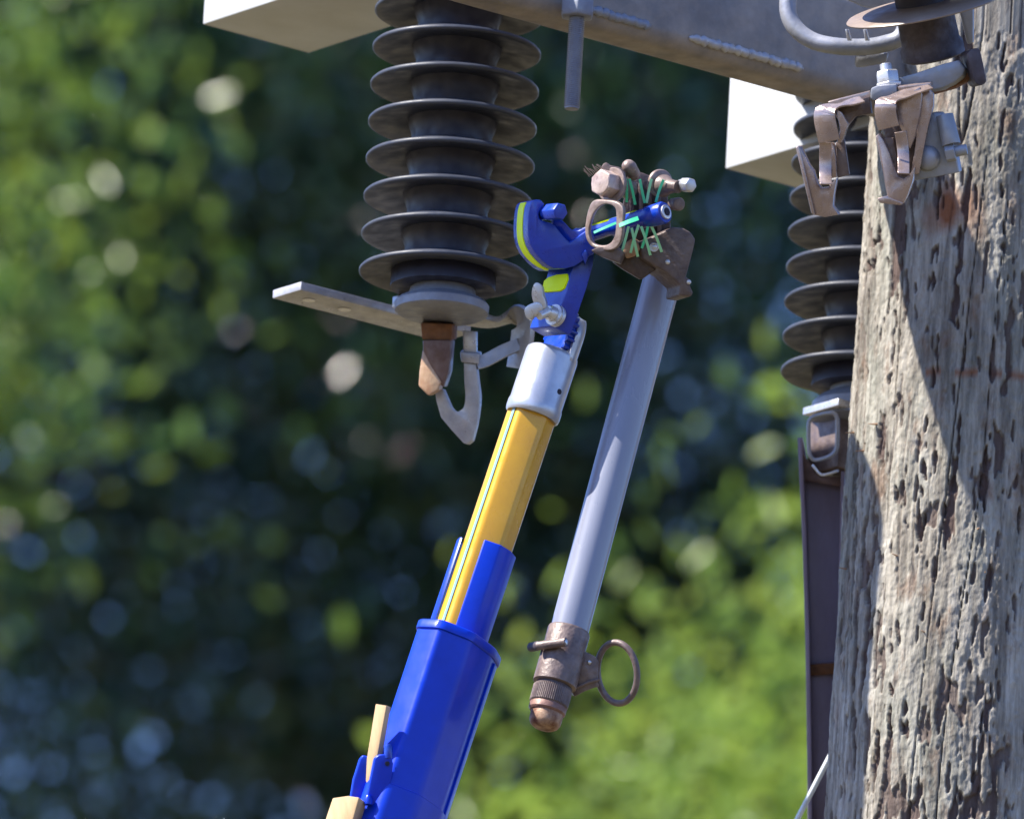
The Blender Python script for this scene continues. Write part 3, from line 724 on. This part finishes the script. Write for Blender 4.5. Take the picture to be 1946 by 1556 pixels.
rel(e0_, [(0.004, 0.0002), (0.008, 0.0006), (0.0108, 0.0025), (0.0122, 0.0055), (0.0124, 0.009), (0.0124, 0.015)], 'end_cap', RUST, fh, smooth=60)
# cross boss and rivets
b = MB(); b.tube(P(1022, 1227, FD - 0.066), P(1076, 1219, FD - 0.078), 0.0034, 0.0034, 20); bo = b.build('cross_boss', BRONZE, low, smooth=60)
def rivet(px, py, d, rad, parent, m=SILV, nm='rivet'):
    b = MB(); b.lathe(P(px, py, d), TOWARD, [(rad, -0.003), (rad, 0), (rad * .8, 0.0006), (rad * .3, 0.0010)], 18); return b.build(nm, m, parent)
b = MB(); b.lathe(P(1076, 1219.5, FD - 0.0782), (P(1076, 1219, FD - 0.078) - P(1022, 1227, FD - 0.066)), [(0.0022, -0.001), (0.0020, 0.0006), (0.001, 0.0009)], 14); b.build('rivet', SILV, low)
b = MB(); b.tube(P(1010, 1229, FD - 0.046), P(1026, 1226, FD - 0.062), 0.0036, 0.0036, 18); b.build('side_knob', HOUS, low)
# ring lug and pull ring
RDp = FD - 0.058
b = MB(); b.pprism([(1098, 1238), (1117, 1240), (1132, 1247), (1138, 1256), (1136, 1296), (1140, 1304), (1128, 1307), (1110, 1314), (1092, 1324), (1084, 1300)], RDp, (-4, -2, 0.007))
b.build('ring_lug', BRONZE, low, bevel=0.0010)
b = MB(); b.sweep([P(1096, 1306, RDp - 0.001), P(1118, 1296, RDp - 0.001), P(1140, 1290, RDp - 0.001)], 0.0012, 8); b.build('lug_rib', BRONZE, low)
rivet(1120, 1258, RDp - 0.0006, 0.0017, low)
b = MB(); pts = []
for k in range(64):
    a = 2 * math.pi * k / 64; ex, ey = 37.5 * math.cos(a), 58 * math.sin(a); q = math.radians(-6)
    pts.append(P(1173 + ex * math.cos(q) - ey * math.sin(q), 1278 + ex * math.sin(q) + ey * math.cos(q), RDp + 0.003 - 0.010 * math.cos(a)))
b.sweep(pts, 0.0025, 14, closed=True); b.build('pull_ring', BRONZE, fh, smooth=70)

# upper casting
UDp = FD - 0.010
b = MB()
brk = [(1217, 459), (1236, 452), (1281, 431), (1300, 434), (1313, 441), (1322, 455), (1317, 478), (1309, 508), (1304, 527), (1313, 531), (1312, 544), (1318, 556), (1313, 564), (1290, 561), (1293, 542), (1268, 519), (1222, 491)]
b.pprism(brk, UDp - 0.012, (-26, 8, 0.034)); up = b.build('upper_fitting', MBRZ, fh, bevel=0.0014, seg=3, smooth=45)
b = MB(); b.pprism([(1176, 468), (1222, 478), (1226, 494), (1248, 512), (1218, 532), (1186, 513), (1166, 499), (1164, 484)], UDp - 0.004, (-2, 0, 0.022)); b.build('saddle_casting', DBRZ, up, bevel=0.0014, seg=3)
b = MB(); b.pprism([(1184, 385), (1196, 330), (1214, 326), (1250, 340), (1266, 352), (1272, 400), (1276, 440), (1240, 476), (1196, 478), (1180, 450)], UDp + 0.012, (0, 0, 0.022)); b.build('clamp_jaw', DBRZ, up, bevel=0.0016)
rivet(1269, 498, UDp - 0.0128, 0.0020, up); rivet(1309, 536, UDp - 0.0128, 0.0018, up)
b = MB(); b.lathe(P(1243, 470, UDp - 0.0125), TOWARD, [(0.0034, 0), (0.0036, 0.0008), (0.0030, 0.0012), (0.0022, 0.0010), (0.0014, 0.0016)], 24); b.build('washer', SILV, up)
# slotted eye
outer = [(1127, 382), (1117, 402), (1112, 430), (1113, 449), (1119, 463), (1130, 472), (1148, 476), (1166, 474), (1178, 462), (1183, 440), (1184, 415), (1184, 396), (1172, 384), (1148, 380)]
inner_ = [(1138, 394), (1128, 406), (1121, 426), (1119, 442), (1122, 455), (1128, 463), (1139, 467), (1152, 466), (1162, 460), (1168, 448), (1170, 434), (1171, 412), (1168, 394), (1152, 388)]
b = MB(); b.pring(sm2(outer, 3), sm2(inner_, 3), UDp - 0.036, (5, -1, 0.008), -1.0); b.build('slotted_eye', EBRZ, up, bevel=0.0009, seg=3, smooth=50)
b = MB(); b.pprism([(1136, 470), (1170, 466), (1184, 478), (1176, 500), (1160, 494), (1140, 486), (1122, 476)], UDp - 0.044, (6, 4, 0.040)); b.build('eye_root', MBRZ, up, bevel=0.0014)
# hex bolt through the jaw
BX = (-r * 0.66 + TOWARD * 0.74 + u * 0.14).normalized()
bc = P(1141, 347, UDp - 0.040)
b = MB(); b.lathe(bc, BX, [(0.0108, -0.012), (0.0108, -0.0008), (0.0098, 0.0002)], 6, hint=UP); hx = b.build('hex_bolt', mat('lit_tone_bronze', (0.58, 0.46, 0.40), 0.38, 0.25, col2=(0.36, 0.26, 0.22), nscale=90, bump=0.0005), up, bevel=0.0007)  # lighter bronze copy: the sunlit look of the bolt is in its colour
b = MB(); b.lathe(bc, BX, [(0.0088, -0.001), (0.0086, 0.0005), (0.0078, 0.0008)], 40); b.build('bolt_face', MATS['lit_tone_bronze'], hx, smooth=30)
b = MB(); b.lathe(bc - BX * 0.012, BX, [(0.0132, -0.0035), (0.0136, -0.003), (0.0136, -0.0006), (0.0130, 0)], 40); b.build('bolt_washer', EBRZ, hx)
b = MB(); b.tube(bc - BX * 0.014, bc - BX * 0.034, 0.0075, 0.0075, 24); b.build('bolt_shank', BRONZE, hx)
# domed boss
b = MB(); b.lathe(P(1200, 326, UDp - 0.012), (P(1192, 312, UDp - 0.030) - P(1200, 326, UDp - 0.012)), [(0.0056, -0.006), (0.0058, 0.010), (0.0052, 0.014), (0.003, 0.0165), (0.001, 0.017)], 28); b.build('boss', EBRZ, up, smooth=60)
b = MB(); b.pprism([(1138, 326), (1146, 312), (1152, 308), (1158, 314), (1178, 318), (1190, 328), (1186, 344), (1150, 340)], UDp - 0.028, (3, 2, 0.014)); b.build('top_lug', BRONZE, up, bevel=0.0012)
# right hand washer, cone and square nut
b = MB(); c_ = P(1252, 348, UDp - 0.016); WX = (P(1330, 352, UDp - 0.034) - P(1252, 346, UDp)).normalized()
b.lathe(c_, WX + TOWARD * 0.35, [(0.0085, 0), (0.0105, 0.0006), (0.0105, 0.0028), (0.0098, 0.0036), (0.006, 0.0040)], 40); b.build('disc_washer', EBRZ, up, smooth=50)
b = MB(); b.lathe(c_ + WX * 0.004 - u * 0.0018, WX, [(0.0085, 0), (0.0085, 0.003), (0.0065, 0.006), (0.0048, 0.013), (0.0048, 0.018)], 32); b.build('cone_spacer', BRONZE, up, smooth=50)
b = MB(); b.lathe(P(1300, 352, UDp - 0.03), WX + TOWARD * .2 + u * .05, [(0.0042, -0.006), (0.0052, -0.001), (0.0058, 0.0), (0.0058, 0.0080), (0.0050, 0.0095)], 6); b.build('end_nut', SILV, up, bevel=0.0008)
b = MB(); b.lathe(P(1290, 388, UDp - 0.012), TOWARD + r * .5, [(0.0045, -0.01), (0.0052, 0), (0.0045, 0.0012), (0.003, 0.0016)], 24); b.build('side_rivet', BRONZE, up)
# small bright jaw plates
b = MB(); b.pprism([(1240, 332), (1252, 334), (1250, 346), (1244, 352), (1236, 342)], UDp - 0.014, (6, 2, 0.012)); b.build('jaw_plate', SILV, up, bevel=0.0007)
b = MB(); b.pprism([(1187, 462), (1200, 454), (1212, 461), (1216, 474), (1205, 488), (1190, 492), (1184, 480)], UDp - 0.012, (5, -2, 0.012)); b.build('jaw_plate', COPPER, up, bevel=0.0010)
for q in range(4):
    b = MB(); x0 = 1196 + q * 17
    b.pprism([(x0, 352 - q * 3), (x0 + 8, 350 - q * 3), (x0 + 10, 440), (x0 + 2, 444)], UDp + 0.006, (0, 0, 0.012)); b.build('jaw_rib', MBRZ if q % 2 else DBRZ, up, bevel=0.0009)
# green fibre strips caught in the jaw
GS = [(605, 340, 615, 640, 0), (650, 340, 725, 670, 0), (785, 345, 850, 650, 0), (935, 340, 870, 650, 1), (1090, 350, 990, 640, 0),
      (195, 1030, 480, 905, 0), (520, 940, 765, 845, 0), (640, 950, 530, 1350, 1), (680, 970, 760, 1340, 1), (770, 930, 665, 1290, 1),
      (800, 950, 920, 1320, 1), (895, 910, 810, 1230, 0), (925, 930, 1065, 1280, 1)]
for i, (x0, y0_, x1, y1_, g) in enumerate(GS):
    a_ = P(1100 + x0 / 6.767, 290 + y0_ / 6.767, UDp - (0.058 if y0_ > 820 and i in (5, 6) else 0.030)); c_ = P(1100 + x1 / 6.767, 290 + y1_ / 6.767, UDp - (0.060 if i in (5, 6) else 0.026))
    mid = (a_ + c_) / 2 + Vector((random.uniform(-1, 1) * .0006, -0.001, 0))
    b = MB(); w2 = 0.0034 if i == 6 else 0.0020
    b.sweep(smooth_path([a_, mid, c_], 4), 0, flat=(w2, 0.0006, (TS if abs(x1 - x0) < 220 else TAX)))
    b.build('green_strip', GREENP if g else GREEN, up, smooth=60)
# frayed whisker fibres by the bolt
b = MB()
for k in range(10):
    x0 = 1108 + k * 3.2; a_ = P(x0 + 12, 336 - k * 1.5, UDp - 0.03); c_ = P(x0 + random.uniform(-3, 3), 322 - k * 1.2 + random.uniform(-4, 4), UDp - 0.034)
    b.sweep([a_, (a_ + c_) / 2 + r * random.uniform(-.001, .001), c_], 0.0003, 5)
b.build('frayed_fibres', HAIR, up)

# ------------------------------------------------------------------ contact assembly on the pole
co_ = thing('fuse_cutout', 'tilted fuse cutout with bronze spring clips bolted in front of the pole', 'fuse cutout', P(1765, 300, 0.02))
CD = 0.03
# tilted insulator end with its lowest shed
cA = (-r * 0.20 + u * 0.97 - f * 0.17).normalized()
cb = P(1775, 112, CD + 0.01)
b = MB(); b.lathe(cb, cA, [(0.020, 0), (0.0245, 0.002), (0.0245, 0.010), (0.0225, 0.014), (0.0220, 0.034), (0.0230, 0.040)], 48); b.build('housing', HOUS, co_, smooth=50)
for q in (0.0385, 0.068, 0.098):
    b = MB(); b.lathe(cb + cA * q, cA, [(0.020, -0.002), (0.050, -0.0012), (0.0600, 0.0), (0.0604, 0.0010), (0.059, 0.0024), (0.020, 0.006)], 72, cap=False); b.build('shed', SHEDT, co_, smooth=50)
b = MB(); b.lathe(cb + cA * 0.04, cA, [(0.021, 0), (0.021, 0.12)], 40); b.build('core', POLYC, co_)
# bracket arm
b = MB(); b.pprism([(1700, 150), (1740, 139), (1790, 122), (1822, 114), (1834, 130), (1830, 144), (1812, 158), (1790, 168), (1770, 172), (1742, 166), (1706, 172)], CD - 0.034, (6, 4, 0.010)); b.build('bracket_arm', GALV, co_, bevel=0.0012)
b = MB(); b.pprism([(1812, 150), (1845, 135), (1852, 146), (1815, 165), (1768, 178), (1768, 170)], CD - 0.026, (2, 4, 0.02)); b.build('bracket_shim', RUSTB, co_, bevel=0.0008)
b = MB(); b.pprism(sm2([(1848, 94), (1860, 93), (1866, 110), (1872, 140), (1874, 156), (1862, 163), (1852, 154), (1844, 125), (1838, 104)], 3), CD - 0.045, (-14, 3, 0.035)); b.build('end_lug', HOUS, co_, bevel=0.0014)
# bolt, nut and block
b = MB(); b.tube(P(1690, 172, CD - 0.04), P(1683, 122, CD - 0.036), 0.0046, 0.0046, 20)
bz = b.build('bolt', SILV, co_, bevel=0.0006)
b = MB(); ba = (P(1683, 122, CD - 0.036) - P(1690, 172, CD - 0.04)).normalized()
b.lathe(P(1689, 163, CD - 0.04), ba, [(0.0100, -0.002), (0.0108, 0), (0.0108, 0.0012), (0.0088, 0.0016), (0.0092, 0.0022), (0.0092, 0.0100), (0.0082, 0.0112)], 6); b.build('nut', SILV, bz, bevel=0.0007)
b = MB(); b.pprism([(1655, 168), (1668, 163), (1703, 160), (1706, 180), (1664, 194), (1654, 188)], CD - 0.058, (6, -2, 0.03)); b.build('clamp_block', GALV, co_, bevel=0.0014)
# bronze spring clips
def plate(outl, d, off, name, m, parent, bev=0.0005):
    b = MB(); b.pprism(outl, d, off); return b.build(name, m, parent, bevel=bev, smooth=45)
def curled(path_px, d, wv_, name, parent, m=BRONZEL, t=0.0012):
    """sheet swept along a path whose width runs along the pixel/depth vector wv_"""
    pts = smooth_path([P(x_, y_, d_) for x_, y_, d_ in path_px], 5)
    a_ = P(1600 + wv_[0], 300 + wv_[1], d + wv_[2]) - P(1600, 300, d)
    b = MB(); b.sweep([p + a_ * 0.5 for p in pts], 0, flat=(a_.length, t, a_.normalized())); return b.build(name, m, parent, bevel=0.0003, smooth=60)
# left clip
c1 = plate([(1573, 194), (1652, 174), (1654, 190), (1640, 196), (1618, 208), (1592, 226), (1586, 212)], CD - 0.040, (2, -2, 0.018), 'spring_clip', BRONZEL, co_)
curled([(1618, 192, CD - .05), (1590, 200, CD - .052), (1560, 207, CD - .054), (1549, 215, CD - .056), (1547, 228, CD - .057), (1551, 250, CD - .057), (1556, 272, CD - .056)], CD, (40, -6, -0.004), 'curled_face', c1)
plate([(1589, 207), (1600, 214), (1612, 236), (1598, 272), (1590, 272), (1597, 250)], CD - .058, (3, 0, 0.012), 'side_web', BRONZEL, c1)
plate([(1582, 206), (1652, 184), (1656, 216), (1624, 222), (1610, 240), (1603, 262), (1592, 270), (1598, 240)], CD - .048, (3, 0, 0.008), 'back_plate', BRONZE, c1)
curled([(1557, 270, CD - .055), (1557, 300, CD - .053), (1557, 330, CD - .056), (1558, 350, CD - .066)], CD, (23, 1, 0.0), 'tongue', c1)
plate([(1580, 270), (1584, 272), (1588, 300), (1590, 336), (1576, 340), (1578, 320)], CD - .050, (3, 0, 0.006), 'tongue_web', BRONZEL, c1)
plate([(1600, 262), (1604, 264), (1614, 332), (1592, 338), (1590, 300), (1588, 272)], CD - .044, (2, 0, 0.004), 'rear_tongue', BRONZE, c1)
plate([(1513, 280), (1521, 278), (1536, 312), (1546, 326), (1552, 346), (1560, 358), (1574, 356), (1590, 338), (1588, 350), (1584, 372), (1583, 392), (1594, 408), (1568, 413), (1549, 409), (1534, 356), (1520, 310)], CD - .052, (4, -2, 0.007), 'lower_jaw', BRONZEL, c1)
plate([(1512, 280), (1519, 277), (1549, 410), (1542, 405)], CD - .056, (1, 0, 0.010), 'jaw_edge', BRONZEL, c1)
# right clip
c2_ = plate([(1702, 192), (1748, 166), (1752, 180), (1748, 215), (1738, 260), (1729, 283), (1722, 270), (1710, 240), (1706, 215)], CD - .066, (3, 0, 0.006), 'spring_clip', BRONZEL, co_)
curled([(1745, 166, CD - .058), (1715, 176, CD - .062), (1688, 186, CD - .066), (1668, 194, CD - .070), (1663, 204, CD - .072), (1663, 222, CD - .072), (1669, 246, CD - .071)], CD, (40, -5, -0.004), 'curled_face', c2_)
plate([(1706, 165), (1768, 158), (1770, 164), (1740, 170), (1708, 174)], CD - .058, (4, -3, 0.016), 'top_strap', BRONZEL, c2_)
plate([(1749, 168), (1766, 168), (1774, 178), (1774, 200), (1764, 240), (1752, 300), (1746, 330), (1730, 334), (1736, 300), (1744, 240), (1748, 200)], CD - .060, (2, 0, 0.012), 'side_web', BRONZEL, c2_)
curled([(1700, 250, CD - .068), (1704, 276, CD - .067), (1706, 300, CD - .070), (1706, 330, CD - .082)], CD, (22, 1, 0), 'tongue', c2_)
plate([(1664, 260), (1670, 254), (1678, 266), (1690, 292), (1698, 318), (1706, 336), (1718, 340), (1730, 330), (1738, 318), (1734, 345), (1724, 372), (1716, 388), (1671, 383), (1686, 372), (1676, 320)], CD - .066, (4, -2, 0.008), 'lower_jaw', BRONZEL, c2_)
plate([(1672, 262), (1698, 262), (1704, 300), (1700, 330), (1690, 300)], CD - .060, (2, 0, 0.006), 'inner_leaf', BRONZE, c2_)
plate([(1667, 377), (1686, 372), (1690, 376), (1716, 386), (1712, 390), (1672, 386)], CD - .074, (2, 0, 0.012), 'jaw_foot', BRONZEL, c2_)
plate([(1676, 196), (1748, 176), (1744, 300), (1730, 338), (1704, 336), (1690, 290), (1680, 250)], CD - .046, (2, 0, 0.006), 'back_plate', BRONZE, c2_)
# galvanised clamp with carriage bolt
cl = plate([(1770, 214), (1788, 214), (1802, 240), (1812, 276), (1818, 300), (1823, 328), (1736, 344), (1738, 300), (1756, 260)], CD - .048, (6, -2, 0.014), 'clamp_plate', GALV, co_, 0.0014)
b = MB(); b.tube(P(1795, 219, CD - .052), P(1808, 276, CD - .056), 0.0066, 0.0072, 28); b.build('bolt_sleeve', GALV, cl, bevel=0.0006)
b = MB(); b.lathe(P(1764, 301, CD - .046), TOWARD - r * .25, [(0.0096, 0), (0.0096, 0.003), (0.0090, 0.0052), (0.007, 0.0072), (0.004, 0.0084), (0.001, 0.0088)], 36); b.build('carriage_bolt', GALV, cl, smooth=70)
b = MB(); ax_ = (P(1836, 284, CD - .058) - P(1800, 291, CD - .056)).normalized(); b.lathe(P(1797, 292, CD - .056), ax_, [(0.0070, 0), (0.0075, 0.0008), (0.0075, 0.0068), (0.0068, 0.0076)], 6); hxn = b.build('hex_nut', GALV, cl, bevel=0.0006)
b = MB(); b.tube(P(1800, 291, CD - .056), P(1838, 284, CD - .058), 0.0044, 0.0042, 20); b.build('bolt_end', GALV, hxn, bevel=0.0008)

# steel loop in front of the beam
lp = [P(1512, -70, .16), P(1500, -20, .16), P(1498, 25, .155), P(1514, 56, .15), P(1545, 78, .145), P(1588, 88, .14), P(1640, 90, .14), P(1680, 84, .14), P(1712, 70, .14), P(1724, 30, .14), P(1722, -30, .14)]
uh = thing('steel_loop', 'curved galvanised steel rod loop hanging in front of the beam', 'bracket', P(1600, 100, .14))
b = MB(); b.sweep(smooth_path(lp, 8), 0.0066, 20); b.build('bent_rod', GALV, uh)
for x0 in (1606, 1640):
    b = MB(); b.pprism([(x0, 56), (x0 + 6, 56), (x0 + 12, 78), (x0 + 4, 78)], .12, (2, 0, 0.006)); b.build('spacer_tab', SILV, uh, bevel=0.0005)
b = MB(); b.pprism([(1590, -60), (1700, -60), (1704, 6), (1690, 22), (1640, 14), (1600, -4)], .15, (0, 0, 0.02)); b.build('steel_plate', GALV, uh, bevel=0.002)
b = MB(); b.pprism([(1624, 104), (1690, 100), (1684, 120), (1640, 128), (1624, 128)], .15, (0, 0, 0.03)); b.build('saddle_block', GALV, uh, bevel=0.002)
# bright steel plate between housing and pole
b = MB(); b.pprism([(1800, -60), (1850, -60), (1849, 82), (1838, 84), (1822, 20)], .10, (2, 0, 0.005))
tag(b.build('backing_plate', GALV, None, P(1840, 60, .10), bevel=0.0008), 'pale flat steel plate against the pole beside the dark housing', 'plate')

# ------------------------------------------------------------------ trees
def leaf_mat(name, c_a, c_b, rough, trans, spec=0.6):
    m = bpy.data.materials.new(name); m.use_nodes = True; t = m.node_tree; N = t.nodes; L = t.links; b = N['Principled BSDF']
    at = N.new('ShaderNodeAttribute'); at.attribute_name = 'tone'
    cr_ = N.new('ShaderNodeValToRGB'); cr_.color_ramp.elements[0].color = (*c_a, 1); cr_.color_ramp.elements[1].color = (*c_b, 1)
    L.new(at.outputs['Fac'], cr_.inputs[0]); L.new(cr_.outputs[0], b.inputs['Base Color'])
    b.inputs['Roughness'].default_value = rough; b.inputs['Specular IOR Level'].default_value = spec
    b.inputs['Coat Weight'].default_value = spec * .4; b.inputs['Coat Roughness'].default_value = 0.15
    tr = N.new('ShaderNodeBsdfTranslucent'); mx = N.new('ShaderNodeMixShader'); mx.inputs[0].default_value = trans
    hs = N.new('ShaderNodeHueSaturation'); hs.inputs['Value'].default_value = 1.9; hs.inputs['Hue'].default_value = 0.48
    L.new(cr_.outputs[0], hs.inputs['Color']); L.new(hs.outputs[0], tr.inputs[0])
    L.new(b.outputs[0], mx.inputs[1]); L.new(tr.outputs[0], mx.inputs[2]); L.new(mx.outputs[0], N['Material Output'].inputs[0])
    return m
def tree(label, cx, cy, cz, rx, ry, rz, seed, lm, n_clump, per, leaf=0.07, sig=0.26, group='trees beyond the pole', holes=()):
    rng = np.random.default_rng(seed)
    th = thing('tree', label, 'tree', Vector((cx, cy, 0)), group)
    # trunk and limbs
    b = MB(); base = Vector((cx, cy, 0)); top = Vector((cx, cy, cz + rz * .5))
    n = 12; pts = [base.lerp(top, i / n) + Vector((math.sin(i * .9 + seed) * .07, math.cos(i * 1.3 + seed) * .07, 0)) * (i > 0) for i in range(n + 1)]
    b.sweep(pts, lambda t: 0.20 * (1 - t) ** .7 + 0.03, 14)
    rnd = random.Random(seed)
    for k in range(22):
        q = rnd.uniform(.45, .95); s0 = pts[int(q * n)]
        a = rnd.uniform(0, 6.283); e = Vector((cx + rx * .8 * math.cos(a), cy + ry * .8 * math.sin(a), s0.z + rnd.uniform(.3, 1.6)))
        mid = s0.lerp(e, .5) + Vector((0, 0, rnd.uniform(.1, .5)))
        b.sweep(smooth_path([s0, mid, e], 5), lambda t: 0.05 * (1 - t) + 0.008, 7)
    b.build('trunk', mat('bark', (0.09, 0.07, 0.05), 0.9, col2=(0.05, 0.04, 0.03), nscale=8, bump=0.01, bscale=20), th)
    # clump centres through the crown volume
    g = rng.normal(size=(n_clump, 3)); g /= np.linalg.norm(g, axis=1)[:, None]
    rad = rng.uniform(0.15, 1, n_clump) ** 0.45
    cen = g * rad[:, None] * np.array([rx, ry, rz])
    wob = 1 + 0.16 * np.sin(g[:, 0] * 5 + seed) * np.cos(g[:, 2] * 6 + seed * 2)
    cen *= wob[:, None]
    sg = rng.uniform(0.6, 1.3, n_clump) * sig
    pos = np.repeat(cen, per, 0) + rng.normal(size=(n_clump * per, 3)) * np.repeat(sg, per)[:, None] * np.array([1, 1, .75])
    tone = np.clip(np.repeat(rng.uniform(0, 1, n_clump), per) * .6 + rng.uniform(0, .4, n_clump * per), 0, 1)
    pos += np.array([cx, cy, cz])
    for (hx, hy, hz, hr, hl) in holes:                      # thin places in the crown
        q = pos - np.array([hx, hy, hz]); q[:, 1] *= hr / hl
        keep = (np.linalg.norm(q, axis=1) > hr)
        pos = pos[keep]; tone = tone[keep]
    N_ = len(pos)
    ax = rng.normal(size=(N_, 3)); ax[:, 2] -= .35; ax /= np.linalg.norm(ax, axis=1)[:, None]
    t2 = rng.normal(size=(N_, 3)); sd = np.cross(ax, t2); sd /= np.linalg.norm(sd, axis=1)[:, None]
    nn_ = np.cross(ax, sd)
    L_ = leaf * rng.uniform(.6, 1.25, N_)[:, None]; W_ = L_ * .27
    v = np.empty((N_, 6, 3))
    v[:, 0] = pos; v[:, 1] = pos + ax * L_ * .35 + sd * W_ + nn_ * W_ * .35; v[:, 2] = pos + ax * L_ * .72 + sd * W_ * .8 + nn_ * W_ * .25
    v[:, 3] = pos + ax * L_ - nn_ * L_ * .12; v[:, 4] = pos + ax * L_ * .72 - sd * W_ * .8 + nn_ * W_ * .25; v[:, 5] = pos + ax * L_ * .35 - sd * W_ + nn_ * W_ * .35
    v -= np.array([cx, cy, 0])
    me = bpy.data.meshes.new('crown')
    me.vertices.add(N_ * 6); me.vertices.foreach_set('co', v.reshape(-1))
    base_i = (np.arange(N_) * 6)[:, None]
    fi = np.concatenate([base_i + np.array([[0, 1, 2, 3]]), base_i + np.array([[0, 3, 4, 5]])], 1).reshape(-1)
    me.loops.add(N_ * 8); me.loops.foreach_set('vertex_index', fi.astype(np.int32))
    me.polygons.add(N_ * 2); me.polygons.foreach_set('loop_start', (np.arange(N_ * 2) * 4).astype(np.int32))
    me.update(calc_edges=True)
    at = me.attributes.new('tone', 'FLOAT', 'POINT'); at.data.foreach_set('value', np.repeat(tone, 6).astype(np.float32))
    me.materials.append(lm)
    o = bpy.data.objects.new('crown', me); COL.objects.link(o); o.parent = th
    return th
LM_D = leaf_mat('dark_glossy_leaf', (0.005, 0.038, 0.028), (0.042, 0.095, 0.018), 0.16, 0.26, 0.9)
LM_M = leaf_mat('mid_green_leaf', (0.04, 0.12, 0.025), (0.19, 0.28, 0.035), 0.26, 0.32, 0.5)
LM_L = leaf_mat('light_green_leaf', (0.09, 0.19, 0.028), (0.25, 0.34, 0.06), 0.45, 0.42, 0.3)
def V(px, py, dist): return P(px, py, dist - D)
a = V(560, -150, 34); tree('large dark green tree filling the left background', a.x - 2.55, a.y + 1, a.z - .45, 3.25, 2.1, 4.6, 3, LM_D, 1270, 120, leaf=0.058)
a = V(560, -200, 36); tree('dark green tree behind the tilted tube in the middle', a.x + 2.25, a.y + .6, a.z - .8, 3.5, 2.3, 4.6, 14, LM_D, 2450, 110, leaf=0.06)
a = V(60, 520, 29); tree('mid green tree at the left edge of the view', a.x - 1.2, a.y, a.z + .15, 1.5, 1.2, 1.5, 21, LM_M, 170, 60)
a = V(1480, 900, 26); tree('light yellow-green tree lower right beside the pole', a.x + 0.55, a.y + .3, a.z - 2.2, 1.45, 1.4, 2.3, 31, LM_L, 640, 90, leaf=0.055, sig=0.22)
